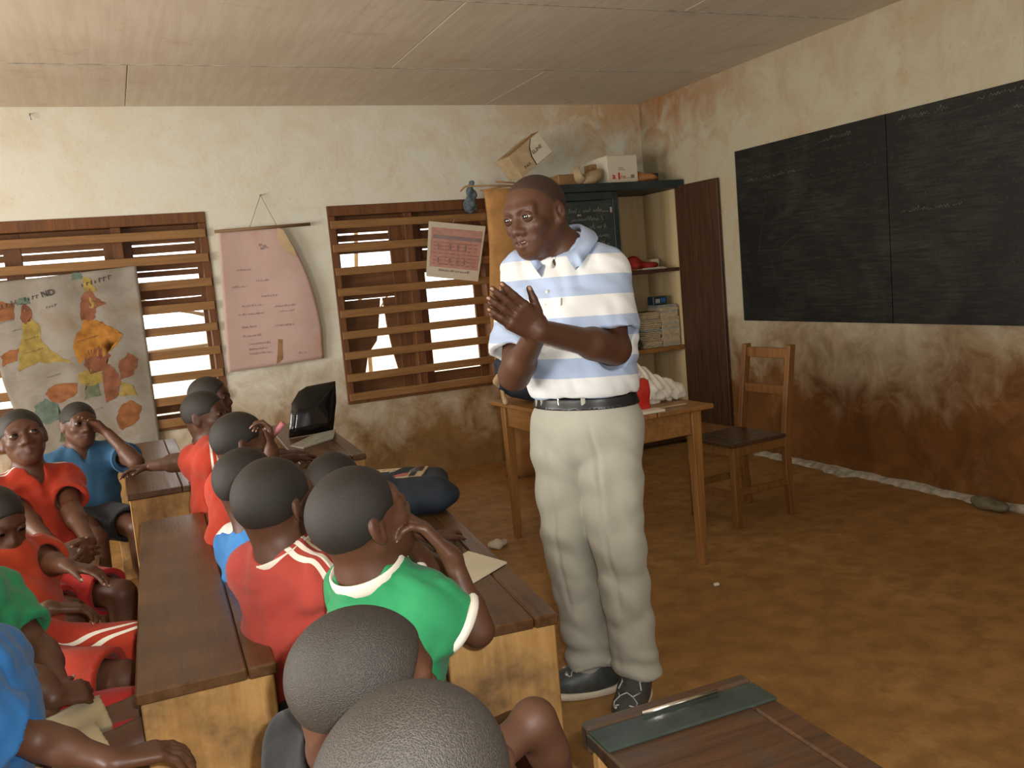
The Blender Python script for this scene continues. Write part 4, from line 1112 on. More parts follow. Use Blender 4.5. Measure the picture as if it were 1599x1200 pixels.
# ---------------------------------------------------------------- teacher's table
tb = thing('teacher_table', 'plain brown wooden table behind the standing man', 'table', (2.075, 3.77, 0), math.radians(1.5))
def Tb(nm, lo, hi, m, b=.004, p=None): return bx(nm, lo, hi, m, p or tb, b)
Tb('table_top', (-.30, -.56, .728), (-.005, .56, .75), 'table_wood', .004); Tb('table_top', (.0, -.56, .728), (.30, .56, .75), 'table_wood', .004)
for x in (-.235, .235):
    for y in (-.49, .49):
        bm = bmesh.new(); box_bm(bm, (x - .026, y - .026, 0), (x + .026, y + .026, .727), .003)
        for v in bm.verts:
            if v.co.z < .1: v.co.x += (x - v.co.x) * .35; v.co.y += (y - v.co.y) * .35
        obj_bm('leg', bm, 'table_leg_wood', tb)
Tb('apron', (-.208, -.505, .615), (.208, -.485, .727), 'table_wood'); Tb('apron', (-.208, .485, .615), (.208, .505, .727), 'table_wood')
Tb('apron', (.225, -.46, .615), (.245, .46, .727), 'table_wood')
dw = Tb('drawer', (-.25, -.455, .612), (-.228, -.01, .727), 'table_wood'); Tb('drawer', (-.25, .01, .612), (-.228, .455, .727), 'table_wood')
bg = thing('black_bag', 'black and red plastic carrier bag full of things on the table end', 'bag', (1.90, 4.10, .751))
sculpt('bag_body', [ell((0, 0, .13), (.15, .13, .135), .04), ell((.06, -.05, .10), (.12, .10, .10), .04), ell((-.10, .02, .17), (.08, .07, .10), .04)], .006, 'navy_fabric', bg, warp=waves(21, .009, 38))
sculpt('red_patch', [ell((-.035, -.105, .17), (.06, .035, .07), .02), ell((-.01, -.125, .08), (.05, .03, .035), .02)], .005, 'red_plastic', bg, warp=waves(22, .005, 50))
sculpt('white_tie', [ell((-.085, -.10, .20), (.028, .03, .045), .01), cap((-.085, -.10, .24), (-.01, -.12, .30), .014, .02, .01, flat=((0, 0, 1), 1.4))], .004, 'white_paint', bg)
tube('white_mark', [(-.05, -.150, .03), (-.045, -.152, .06), (-.02, -.154, .04), (.02, -.158, .045)], .004, 'white_paint', bg, 6)
sculpt('straw_edge', [cap((-.14, .0, .01), (-.165, .0, .12), .012, .02, .02), cap((-.165, .0, .12), (-.13, .02, .25), .02, .010, .02)], .006, 'cardboard', bg, warp=waves(24, .006, 60))
pb = thing('plastic_bag', 'crumpled white plastic bag beside the man on the table', 'bag', (2.20, 3.42, .751))
sculpt('bag_body', [cap((-.14, .02, .17), (.20, .05, .03), .022, .012, .03, flat=((0, 0, 1), 1.5)), cap((-.14, .02, .19), (.02, .06, .05), .03, .045, .04), cap((.0, .05, .06), (.16, .05, .04), .05, .028, .03), cap((-.15, .0, .22), (-.16, -.01, .26), .016, .028, .02)], .0045, 'white_paint', pb, warp=waves(31, .006, 130, 4, sharp=True))
rb = sculpt('red_packet', [box((2.06, 3.31, .825), (.045, .03, .072), .012)], .004, 'red_plastic', None, warp=waves(33, .003, 60)); tag(rb, 'shiny red plastic packet standing beside the white bag', 'packet')
tag(bx('open_booklet', (2.0, 3.215, .751), (2.13, 3.29, .763), 'paper', None, .002), 'thin white booklet at the near edge of the table', 'book')
tag(bx('ruler', (2.08, 3.30, .751), (2.30, 3.322, .755), 'cardboard', None, .001), 'flat wooden ruler lying on the table by the red packet', 'ruler')

# ---------------------------------------------------------------- chair
ch = thing('wooden_chair', 'plain wooden chair with two back rails by the right wall', 'chair', (2.98, 3.80, 0), math.radians(4))
def leg(name, pts, w, d, m='chair_wood'):
    bm = bmesh.new(); rings = []
    for (x, y, z) in pts: rings.append([bm.verts.new((x + a * w, y + b * d, z)) for a, b in ((-.5, -.5), (.5, -.5), (.5, .5), (-.5, .5))])
    for a, b in zip(rings, rings[1:]):
        for k in range(4): bm.faces.new((a[k], a[(k + 1) % 4], b[(k + 1) % 4], b[k]))
    bm.faces.new(rings[0][::-1]); bm.faces.new(rings[-1]); bmesh.ops.recalc_face_normals(bm, faces=bm.faces)
    bmesh.ops.bevel(bm, geom=[e for e in bm.edges], offset=.003, segments=1, affect='EDGES')
    return obj_bm(name, bm, m, ch)
for y in (-.165, .165):
    leg('leg', [(-.20, y, 0), (-.20, y, .425)], .036, .036); leg('leg', [(.185, y, 0), (.165, y, .22), (.165, y, .44), (.20, y, .68), (.235, y, .905)], .044, .032)
    bx('seat_rail', (-.18, y - .012, .375), (.145, y + .012, .424), 'chair_wood', ch); bx('stretcher', (-.18, y - .01, .165), (.155, y + .01, .20), 'chair_wood', ch)
bx('stretcher', (-.21, -.146, .15), (-.19, .146, .185), 'chair_wood', ch); bx('seat_rail', (-.212, -.146, .375), (-.19, .146, .424), 'chair_wood', ch)
for i in range(3): bx('seat_board', (-.225 + i * .126, -.185, .426), (-.225 + i * .126 + .1235, .185, .445), 'dark_board', ch)
for z, h, x in ((.86, .055, .229), (.665, .05, .199)):
    bx('back_rail', (x - .011, -.149, z - h / 2), (x + .011, .149, z + h / 2), 'chair_wood', ch)

# ---------------------------------------------------------------- school desks and benches
def desk(label, loc, rz, w, L, h=.65, top='desk_top', far=True):
    t = thing('school_desk', label, 'desk', loc, math.radians(rz), 'long school desks')
    if w > .3: bx('desk_top', (0, 0, h - .026), (w - .052, L, h), top, t, .004); bx('desk_top', (w - .050, 0, h - .026), (w, L, h), top, t, .004)
    else: bx('desk_top', (0, 0, h - .026), (w * .78, L, h), top, t, .004); bx('desk_top', (w * .78 + .002, 0, h - .027), (w, L, h - .001), top, t, .004)
    bx('end_panel', (.008, .006, 0), (w - .008, .030, h - .027), 'desk_panel', t, .003); bx('end_panel', (.008, L - .03, 0), (w - .008, L - .006, h - .027), 'desk_panel', t, .003)
    bx('front_board', (w - .03, .032, .18), (w - .010, L - .032, h - .028), 'desk_panel', t, .003)
    bx('book_shelf', (.03, .032, h - .19), (w - .032, L - .032, h - .175), 'desk_panel', t, .002)
    return t
def bench(label, loc, rz, w, L, h=.37):
    t = thing('school_bench', label, 'bench', loc, math.radians(rz), 'long school benches')
    bx('seat_plank', (0, 0, h - .028), (w, L, h), 'desk_top', t, .004)
    for y in (.08, L - .10): bx('leg_board', (.015, y, 0), (w - .015, y + .022, h - .029), 'desk_panel', t, .003)
    bx('stretcher', (w / 2 - .012, .103, .10), (w / 2 + .012, L - .101, .15), 'desk_panel', t, .003)
    return t
desk('dark-topped school desk with pale end panel, in the lower left of the room', (-.058, 1.822, 0), -2.0, .272, 1.52)
desk('dark-topped school desk under the papers, beside the boy in green', (.545, 1.72, 0), -6.5, .262, 1.60)
desk('far school desk behind the boys in red, with arms resting on it', (-.045, 3.88, 0), 0, .275, 1.5)
desk('far school desk carrying the black folder near the back wall', (.672, 3.95, 0), -3, .30, 1.35)
D_ = desk('nearest school desk at the bottom edge with a dark slate strip', (.575, -.15, 0), -2, .33, 1.40, .63, 'dark_board')
bx('slate_strip', (.0, 1.315, .6302), (.33, 1.385, .636), 'slate_paint', D_, .002); bx('front_lip', (.0, 1.387, .59), (.33, 1.415, .640), 'dark_board', D_, .005); tube('pen_rod', [(.10, 1.378, .6425), (.25, 1.378, .6425)], .004, 'metal', D_, 6)
bench('bench holding the middle row of boys', (.30, 1.45, 0), -3, .17, 1.75)
bench('bench holding the left row of boys', (-.49, 1.05, 0), -1, .20, 2.0)
bench('far bench under the boys in red at the back', (.29, 3.28, 0), -1, .17, 1.3)
bench('bench of the boy in blue at the back left', (-.38, 3.32, 0), 0, .20, 1.75)
bench('bench holding the two nearest boys', (.16, .35, 0), -2, .18, 1.02)
bx_ = bx('plywood_screen', (-.12, 4.95, .0), (.0, 4.975, .58), 'desk_panel', None, .003); tag(bx_, 'pale plywood board standing behind the boy in blue', 'board')
# things on the desks
def booklet(label, pts, z, mat='paper', th=.004):
    bm = bmesh.new(); vs = [bm.verts.new((x, y, z)) for x, y in pts]; ws = [bm.verts.new((x, y, z + th + (.012 if i == 2 else 0))) for i, (x, y) in enumerate(pts)]
    bm.faces.new(vs[::-1]); bm.faces.new(ws); n = len(pts)
    for i in range(n): bm.faces.new((vs[i], vs[(i + 1) % n], ws[(i + 1) % n], ws[i]))
    bmesh.ops.recalc_face_normals(bm, faces=bm.faces)
    return obj_bm('notebook', bm, mat)

# ---------------------------------------------------------------- things lying on the desks
tag(booklet('', [(.640, 2.05), (.668, 2.13), (.79, 2.19), (.850, 2.07), (.716, 1.98)], .6515), 'open white exercise book on the desk before the boy in green', 'book')
tag(booklet('', [(.72, 4.44), (.895, 4.69), (1.0, 4.66), (.94, 4.46), (.76, 4.31)], .6515, 'book_grey', .006), 'grey exercise book lying on the far desk by the black folder', 'book')
def folder():
    pts = [(.76, 4.70, .655), (.80, 4.73, .83), (.85, 4.76, .885), (.90, 4.78, .905), (1.06, 4.80, .912), (1.045, 4.77, .80), (1.0, 4.72, .655)]
    bm = bmesh.new(); c = sum((Vector(p) for p in pts), Vector()) / len(pts) + Vector((0, -.03, 0))
    F = []
    for off in (0, .012):
        vs = [bm.verts.new(Vector(p) + Vector((0, off, 0))) for p in pts]; cv = bm.verts.new(c + Vector((0, off, 0))); F.append((vs, cv))
        for i in range(len(vs)): bm.faces.new((vs[i], vs[(i + 1) % len(vs)], cv))
    a, b = F[0][0], F[1][0]
    for i in range(len(a)): bm.faces.new((a[i], a[(i + 1) % len(a)], b[(i + 1) % len(a)], b[i]))
    bmesh.ops.recalc_face_normals(bm, faces=bm.faces)
    bmesh.ops.subdivide_edges(bm, edges=bm.edges[:], cuts=2, use_grid_fill=True)
    r = random.Random(1)
    for v in bm.verts: v.co.y += r.uniform(-.004, .004)
    return obj_bm('plastic_folder', bm, 'black_plastic', None, True)
tag(folder(), 'glossy black plastic folder standing on the far desk', 'folder')
sb = thing('school_bag', 'dark blue cloth school bag with a printed panel on the desk', 'bag', (.80, 2.82, .652), math.radians(-28))
sculpt('bag_body', [box((0, 0, .06), (.16, .12, .058), .045), ell((.10, -.04, .05), (.10, .10, .05), .03)], .006, 'navy_fabric', sb, warp=waves(41, .006, 30))
bx('printed_panel', (-.125, -.06, .116), (.085, .095, .121), 'book_pages', sb, .002)
for (x0, y0, x1, y1, m) in ((-.11, .0, -.04, .08, 'navy_fabric'), (-.03, -.04, .03, .0, 'red_plastic'), (.0, .02, .075, .085, 'black_plastic'), (-.10, -.05, -.05, -.03, 'cardboard'), (.04, -.05, .06, .01, 'navy_fabric')):
    bx('print_patch', (x0, y0, .1215), (x1, y1, .1225), m, sb, 0)
for i in range(4): tube('print_ring', [(-.09 + .02 * math.cos(t / 8 * 6.3) + i * .02, .05 + .014 * math.sin(t / 8 * 6.3), .1235) for t in range(9)], .002, 'book_pages', sb, 5)
lt = thing('floor_litter', 'scrap of white paper on the floor near the table leg', 'litter', (1.66, 4.15, .0))
sculpt('paper_scrap', [ell((0, 0, .022), (.05, .03, .022), .01), ell((.03, .02, .02), (.03, .03, .018), .01)], .005, 'paper', lt, warp=waves(43, .006, 70))
tag(bx('chalk_stub', (2.19, 3.02, .001), (2.215, 3.035, .012), 'white_paint', None, .003), 'white chalk stub on the floor right of the table leg', 'chalk')

# ---------------------------------------------------------------- the teacher
def mixv(a, b, t): return V(a) * (1 - t) + V(b) * t
FW = nrm(V(-.80, -.58, 0)); SD = nrm(np.cross(FW, V(0, 0, 1)))
SHN, SHF = V((1.359, 2.327, 1.374)), V((1.206, 2.551, 1.396))
CH = (SHN + SHF) / 2
def bandf(v):
    """stripe coordinate: follows the trunk's height, and each sleeve's own length"""
    b = (1.312 - v[:, 2]) / .121 + .5 + .06 * np.sin(v[:, 0] * 9 + v[:, 1] * 7)
    return {'band': b + 10}
    for s_, e_ in ((SHN, V((1.340, 2.262, 1.146))), (SHF, V((1.050, 2.382, 1.095)))):
        ax = nrm(e_ - s_); t = (v - s_) @ ax; rad = np.linalg.norm((v - s_) - t[:, None] * ax, axis=1)
        w = np.clip((t - .04) / .03, 0, 1) * (rad < .085) * (t < np.linalg.norm(e_ - s_) * .72)
        out = np.clip(((v - CH) @ nrm(s_ - CH) - .15) / .03, 0, 1) if s_ is SHN else np.clip(((v - CH) @ nrm(s_ - CH) - .13) / .03, 0, 1)
        w = w * out; b = b * (1 - w) + ((t + .045) / .118) * w
    return {'band': b + 10}
PELV = V(1.312, 2.425, .955)
T, ti = person('person', 'man in a blue and white striped polo shirt and beige trousers standing with pressed hands', None, dict(
    adult=True, scale=1.28, pelvis=tuple(PELV), face=tuple(FW), neck=(1.302, 2.439, 1.444), chest=tuple(CH), shoulder_axis=tuple(nrm(SHF - SHN)), sw=float(np.linalg.norm(SHN - SHF) / 2) / 1.28,
    head=(1.193, 2.425, 1.564), hs=.243, look=(-.93, -.42, -.16), up=(-.10, .02, 1), mouth=.6, nr=.27, arm_r=.036, hipw=.8, sleeve=.80, hairt=.002, recede=.24, hairmat='hair_thin', gaze=(.0, .12, -.08), hairvox=.003,
    armL=dict(elbow=(1.327, 2.246, 1.154), wrist=(1.045, 2.161, 1.240), d=(-.80, -.18, .62), n=(.30, .93, .10), L=.182, side=-1, curl=(.06, .08, .10, .16), thumb=(.55, .1), spread=.05),
    armR=dict(elbow=(1.073, 2.417, 1.098), wrist=(1.060, 2.209, 1.231), d=(-.79, -.18, .63), n=(-.30, -.93, -.10), L=.182, side=1, curl=(.05, .06, .08, .12), thumb=(.45, .1), spread=.04),
    shirt=dict(mat=MATS['polo'], hem=tuple(PELV + V(0, 0, .060)), hem_n=(.0, .0, -1), fold=.0030, ff=60, seed=12, vox=.005, fld=bandf, fdirs=[nrm(V(.5, -.5, .9)), nrm(V(-.4, .4, .8))], vneck=.035,
               extra=[ell(tuple(PELV + V(-.02, -.02, .19)), (.165, .135, .17), .05, R=np.stack([SD, FW, V(0, 0, 1)], 1)), ell(tuple(PELV + V(-.01, -.01, .09)), (.172, .138, .085), .05, R=np.stack([SD, FW, V(0, 0, 1)], 1)),
                      ell(tuple(CH + FW * .03 - V(0, 0, .12)), (.18, .11, .15), .06, R=np.stack([nrm(SHF - SHN), nrm(np.cross(V(0, 0, 1), nrm(SHF - SHN))), V(0, 0, 1)], 1))]),
), vox=.0036)
B0 = ti['base']; RT = np.stack([SD, FW, V(0, 0, 1)], 1)
# polo collar: two standing leaves round the neck, open at the throat
def nrm_rows(a): return a / (np.linalg.norm(a, axis=1)[:, None] + 1e-9)
def collar():
    nk = V((1.302, 2.439, 1.444)); ax = nrm(V((1.193, 2.425, 1.564)) - nk + V(0, 0, .05)); n = 34; vs, fs = [], []
    fx = nrm(FW - (FW @ ax) * ax); fyv = np.cross(ax, fx)
    for i in range(n + 1):
        t = math.radians(24 + (312) * i / n); e = fx * math.cos(t) + fyv * math.sin(t)
        front = max(0, math.cos(t)); back = max(0, -math.cos(t))
        up = .044 + .014 * back - .026 * front
        for j, (rr_, hh) in enumerate(((.070, up - .004), (.074, up + .004), (.084, up - .002), (.104 + .012 * front, up - .036 - .022 * front), (.102, up - .040 - .022 * front), (.080, up - .014))):
            vs.append(nk + e * rr_ + ax * hh + fx * .012 * front)
    for i in range(n):
        for j in range(6): fs.append((i * 6 + j, (i + 1) * 6 + j, (i + 1) * 6 + (j + 1) % 6, i * 6 + (j + 1) % 6))
    v = np.array(vs)
    for _ in range(5):                       # keep the leaf lying on the shirt
        f0 = field(ti['SP'], v); g = np.stack([field(ti['SP'], v + e_) - f0 for e_ in np.eye(3) * .002], 1); g /= np.linalg.norm(g, axis=1)[:, None] + 1e-9
        need = np.tile([.0, .0, .006, .0125, .008, .0], n + 1);
        ps = np.clip(need - f0, 0, .05).reshape(n + 1, 6); ps[:, :3] = np.minimum(ps[:, :3], ps[:, 3:4]); ps = sum(np.roll(ps, s_, 0) for s_ in (-2, -1, 0, 1, 2)) / 5
        ax_o = v - nk; ax_o -= (ax_o @ ax)[:, None] * ax; ax_o /= np.linalg.norm(ax_o, axis=1)[:, None]; v += nrm_rows(g + ax_o * .8 + ax * .5) * ps.reshape(-1)[:, None]
    o = mesh_obj('collar', v, np.array(fs)[:, ::-1], MATS['polo'], ti['shirt'], origin=B0, fld={'band': np.full(len(v), .2)})
    return o
collar()
for c in (V((1.109, 2.204, 1.358)), V((1.099, 2.203, 1.320))):
    for _ in range(12):
        f = field(ti['SP'], c[None])[0]; c = c + np.array([.3997, .9088, -.1197]) * f * .8
    v, q = ball(c, (.0055, .0055, .0055), 10, 6); mesh_obj('button', v, q, MATS['trim_white'], ti['shirt'], origin=B0)
def onto(c, prims, d=(.3997, .9088, -.1197), off=0.):
    c = V(c)
    for _ in range(16): c = c + V(d) * (field(prims, c[None])[0] - off) * .8
    return c
c = onto((1.121, 2.140, 1.329), ti['SP'], off=.003)
v, q = surface([cap(c - V(0, 0, .009), c + V(.002, 0, .009), .003, .0025, .002)], .0012); mesh_obj('chest_emblem', v, q, MATS['book_grey'], ti['shirt'], origin=B0)
# trousers
hipF, hipN = V((1.253, 2.498, 0.900)), V((1.359, 2.375, 0.906))
knF, knN = V((1.223, 2.458, 0.573)), V((1.327, 2.324, 0.572))
anF, anN = V((1.290, 2.491, 0.131)), V((1.379, 2.354, 0.136))
TR = [cap(PELV - V(0, 0, .03), PELV + V(0, 0, .045), .120, .112, .04, flat=(SD, 1.40)), ell(PELV - V(0, 0, .06), (.172, .128, .13), .05, R=RT),
      cap(hipF, knF, .100, .076, .012), cap(knF, anF, .076, .066, .008), cap(hipN, knN, .102, .082, .012), cap(knN, anN, .080, .064, .008),
      cap(anF + V(0, 0, .07), anF - V(0, 0, .025), .066, .080, .015, cut=0.), cap(anN + V(0, 0, .08), anN - V(0, 0, .03), .064, .071, .015, cut=0.)]
TR += [sub(cap((1.216, 2.311, 0.771), (1.234, 2.285, 0.470), .006, .022, .012)), sub(cap((1.234, 2.285, 0.470), (1.293, 2.327, 0.152), .022, .020, .012))]
TR += [plane(PELV + V(0, 0, .05), (0, 0, 1))]
_w1 = waves(4, .0052, 42, 4, [nrm(V(.5, -.3, .75)), nrm(V(-.6, .3, .8))], sharp=True)
def trw(X):
    z = X[:, 2]; o = _w1(X) * np.clip((.96 - z) / .10, 0, 1)
    o += .005 * np.sin(z * 95 + 2 * np.sin(X[:, 0] * 14)) * np.exp(-((z - .12) / .07) ** 2)          # gathers over the shoes
    for hp_, kn_ in ((hipF, knF), (hipN, knN)):
        ax = nrm(kn_ - hp_); t = (X - hp_) @ ax; r_ = (X - hp_) - t[:, None] * ax
        dd = np.abs(r_ @ SD + .0); fr = (r_ @ FW) > 0
        o += .006 * np.exp(-(dd / .007) ** 2) * fr * np.clip((z - .15) / .2, 0, 1) * np.clip((.95 - z) / .1, 0, 1)     # front crease
    return o
v, q = surface(TR, .0055, warp=trw); v = laplace(v, q, 1, .35)
trs = mesh_obj('trousers', v, q, MATS['trousers'], T, origin=B0)
# belt, loops, buckle
BZ = PELV + V(0, 0, .038)
BT_ = [dict(TR[0], ra=TR[0]['ra'] + .005, rb=TR[0]['rb'] + .006), dict(TR[1], r=TR[1]['r'] + .006), plane(BZ + V(0, 0, .018), (0, 0, 1)), plane(BZ - V(0, 0, .018), (0, 0, -1))]
v, q = surface(BT_, .004); belt = mesh_obj('belt', v, q, MATS['belt_leather'], T, origin=B0)
def belt_pt(p):
    return onto(p, BT_[:2])
for pp, wd, nm, m, h in (((1.123, 2.211, 1.039), .0035, 'buckle', 'metal', .020), ((1.078, 2.231, 1.039), .0025, 'buckle', 'metal', .017), ((1.187, 2.182, 1.036), .007, 'belt_loop', 'trousers', .024), ((1.065, 2.237, 1.041), .006, 'belt_loop', 'trousers', .022)):
    c = belt_pt(pp); c[2] = BZ[2]
    nn = nrm(V(c[0] - PELV[0], c[1] - PELV[1], 0)); tt = np.cross(V(0, 0, 1), nn)
    v, q = surface([box(c + nn * .002, (wd, .004, h), .002, R=np.stack([tt, nn, V(0, 0, 1)], 1))], .0016)
    mesh_obj(nm, v, q, MATS[m], belt if nm == 'buckle' else trs, origin=B0)
# shoes
def shoe(an, toe, heel):
    an, toe, heel = V(an), V(toe), V(heel); d = nrm(V(toe[0] - heel[0], toe[1] - heel[1], 0)); s = np.cross(V(0, 0, 1), d); L = np.linalg.norm((toe - heel)[:2])
    Rr = np.stack([s, d, V(0, 0, 1)], 1); g = V(heel[0], heel[1], 0)
    w = lambda x, y, z: g + s * x + d * y + V(0, 0, z)
    up = [ell(w(0, L * .74, .045), (.048, .085, .040), .03, R=Rr), ell(w(0, L * .25, .055), (.040, .078, .058), .03, R=Rr), cap(w(0, L * .40, .07), w(0, L * .18, .105), .044, .042, .03), ell(w(0, L * .5, .05), (.044, .10, .048), .03, R=Rr), plane(w(0, 0, .022), (0, 0, -1))]
    v, q = surface(up, .004); v = laplace(v, q, 1, .4); o = mesh_obj('shoe', v, q, MATS['shoe_grey'], T, origin=B0)
    so = [ell(w(0, L * .72, .016), (.054, .095, .03), .01, R=Rr), ell(w(0, L * .24, .018), (.044, .082, .032), .02, R=Rr), ell(w(0, L * .5, .018), (.042, .12, .028), .02, R=Rr), plane(w(0, 0, .027), (0, 0, 1)), plane(w(0, 0, .0005), (0, 0, -1))]
    v, q = surface(so, .004); v = laplace(v, q, 1, .3); mesh_obj('sole', v, q, MATS['shoe_sole'], o, origin=B0)
    def line(pts, r=.0022, m='shoe_silver', nm='shoe_trim'):
        P_ = [onto(w(*p) + V(0, 0, .05), up, (0, 0, -1), .001) for p in pts]
        tube(nm, [tuple(x - B0) for x in P_], r, m, o, 6)
    for a in (-1, 1):
        line([(a * .016, L * .93, 0), (a * .034, L * .90, 0), (a * .036, L * .84, 0), (a * .02, L * .80, 0)]); line([(0, L * .76, 0), (a * .02, L * .80, 0), (a * .036, L * .66, 0)])
        line([(a * .036, L * .62, 0), (a * .028, L * .54, 0), (a * .036, L * .44, 0)]); line([(a * .022, L * .955, 0), (a * .03, L * .93, 0)], .0042)
    for i in range(4): line([(-.018, L * (.60 - i * .055), 0), (.018, L * (.60 - i * .055), 0)], .0026, 'shoe_grey', 'lace')
tF, tN = (1.195, 2.517, 0.013), (1.321, 2.295, 0.002)
shoe(anF, (tF[0], tF[1], 0), (anF[0] + .045, anF[1] - .02, 0))
_d = nrm(V(tN[0] - anN[0], tN[1] - anN[1], 0)); shoe(anN, (anN[0] + _d[0] * .20, anN[1] + _d[1] * .20, 0), (anN[0] - _d[0] * .07, anN[1] - _d[1] * .07, 0))
# teeth
Rh = ti['R']; hc = V((1.193, 2.425, 1.564))
v, q = surface([cap(hc + Rh @ (V(-.05, .345, -.252) * .243), hc + Rh @ (V(.05, .345, -.252) * .243), .0045, .0045, .002)], .0018); mesh_obj('teeth', v, q, MATS['teeth'], T, origin=B0)

# ---------------------------------------------------------------- the children
def legs_for(pel, fwd, S=1., spread=.08, thigh=.33, kneez=.44, shank_fwd=.0, floor=.0):
    fwd = nrm(V(*fwd, 0)); sd = np.cross(fwd, V(0, 0, 1)); out = []
    for q in (1, -1):
        h = V(pel) + sd * q * spread * .8 + V(0, 0, .02); k = h + fwd * thigh + sd * q * spread * .35; k[2] = kneez
        a = k + fwd * shank_fwd; a[2] = .075; t = a + fwd * .11; t[2] = .03
        out.append((tuple(h), tuple(k), tuple(a), tuple(t)))
    return out
def kid(label, group, pel, fwd, neck, head, look, shirt, pants=None, up=(0, 0, 1), hs=.205, armR=None, armL=None, vox=.005, side='R', **kw):
    J = dict(pelvis=pel, face=fwd, neck=neck, head=head, look=look, up=up, hs=hs, nr=.235, legs=kw.pop('legs', None) or legs_for(pel, fwd, kneez=kw.pop('kneez', .44), thigh=kw.pop('thigh', .33)))
    kw.pop('kneez', None); kw.pop('thigh', None)
    J['shirt'] = dict(mat=MATS[shirt], fold=.0024, ff=75, seed=int(abs(pel[1] * 100)), **kw.pop('sh', {}))
    J['pants'] = dict(mat=MATS[pants or 'dark_shorts'], frac=kw.pop('pfrac', .72), **kw.pop('pn', {}))
    if armR: J['armR'] = armR
    if armL: J['armL'] = armL
    J.update(kw)
    return person('person', label, group, J, vox=vox)
def rest_arm(el, wr, d, n=(0, 0, -1), side=1, L=.135, **k): return dict(elbow=el, wrist=wr, d=d, n=n, side=side, L=L, **k)

# boy in green, chin on one hand and fingers at his mouth
kid('boy in a green shirt with white collar, elbows on the desk, hand at his mouth', None, (.31, 1.62, .43), (.96, .28), (0.384, 1.630, 0.849), (0.380, 1.625, 0.959), (.88, .22, .30), 'green_shirt', hs=.215,
    armR=rest_arm((0.558, 1.537, 0.724), (0.530, 1.569, 0.871), nrm(V((0.464, 1.611, 0.967)) - V((0.530, 1.569, 0.871))), n=(-.75, .1, -.65), side=-1, L=.155, curl=(.30, .40, .55, .70), thumb=(.7, .7), spread=.16),
    armL=rest_arm((0.601, 1.870, 0.722), (0.502, 1.779, 0.865), (-.5, -.5, .5), n=(-.6, -.2, .8), side=1, L=.14, curl=(.7, .8, .9, 1.)),
    vox=.0038, sleeve=.62, arm_r=.028, sw=.125, sh=dict(cuff_mat=MATS['trim_white'], collar_mat=MATS['trim_white'], collar_z=.012, collar_r=.0075), hairmat='hair', chest=(0.419, 1.650, 0.782), dR=(.02, .02, .0))

def desk_arm(neck, fwd, q, z=.695, el=.12, reach=.30, out=.03, inn=.03, **k):
    """forearm laid on a desk (q=+1 right arm, -1 left arm)"""
    f = nrm(V(*fwd, 0)); s = np.cross(f, V(0, 0, 1)) * q; n0 = V(neck)
    e = n0 + s * (.135 + out) + f * el; e[2] = z + .012
    w = n0 + s * (.135 + out - inn - .04) + f * (el + .20 if reach is None else reach); w[2] = z
    return rest_arm(tuple(e), tuple(w), tuple(nrm(w - e + s * -.03)), side=-q, curl=(.25, .3, .35, .4))
def stripes_on(neck, fwd, side_sign, w=.13, both=False, shift=0., depth=.24, lat0=.035):
    f3 = nrm(V(*fwd, 0)); s3 = np.cross(f3, V(0, 0, 1)) * side_sign; nk = V(neck)
    def f(v):
        q = v - nk; lat = q @ s3; lat = np.abs(lat) if both else lat; st = .5 + (q @ f3 - shift) / w
        return {'st': np.clip(st, 0, .99), 'sm': np.clip(np.minimum((q[:, 2] + depth) / .02, (lat - lat0) / .02) + .5, 0, 1)}
    return f

# boy in red with stripes on his shoulder, seen from behind
nk = (0.292, 2.017, 0.806); fd = (.88, .47)
kid('boy in red with three white shoulder stripes, directly left of the boy in green', None, (.285, 1.93, .43), fd, nk, (0.284, 2.037, 0.924), (.80, .56, .14), 'red_striped_shirt', hs=.222,
    armR=desk_arm(nk, fd, 1, .69, .14, .30), armL=desk_arm(nk, fd, -1, .69, .14, .32), vox=.005,
    sh=dict(fld=stripes_on(nk, fd, 1, .14, shift=-.015), collar_mat=MATS['trim_white'], collar_r=.005))
# two boys in blue behind him
nk = (0.289, 2.431, 0.759); fd = (.93, .36)
kid('boy in blue with a broad white shoulder band behind the three-striped red shirt', None, (.27, 2.44, .43), fd, nk, (0.277, 2.476, 0.894), (.85, .50, .10), 'blue_white_shirt', hs=.205, sw=.14,
    armR=desk_arm(nk, fd, 1, .69, .14, .30), armL=desk_arm(nk, fd, -1, .69, .14, .32), vox=.006,
    sh=dict(fld=stripes_on(nk, fd, 1, .10, both=True, shift=-.05, depth=.075)))
nk = (0.449, 2.248, 0.744); fd = (.90, .43)
kid('boy in a blue shirt leaning forward over the desk behind the boy in green', None, (.40, 2.14, .43), fd, nk, (0.494, 2.397, 0.853), (.72, .62, -.30), 'blue_shirt', hs=.20,
    armR=desk_arm(nk, fd, 1, .69, .10, .28), armL=desk_arm(nk, fd, -1, .69, .10, .28), vox=.006, sh=dict(collar_mat=MATS['trim_white'], collar_r=.006, cuff_mat=MATS['trim_white']))
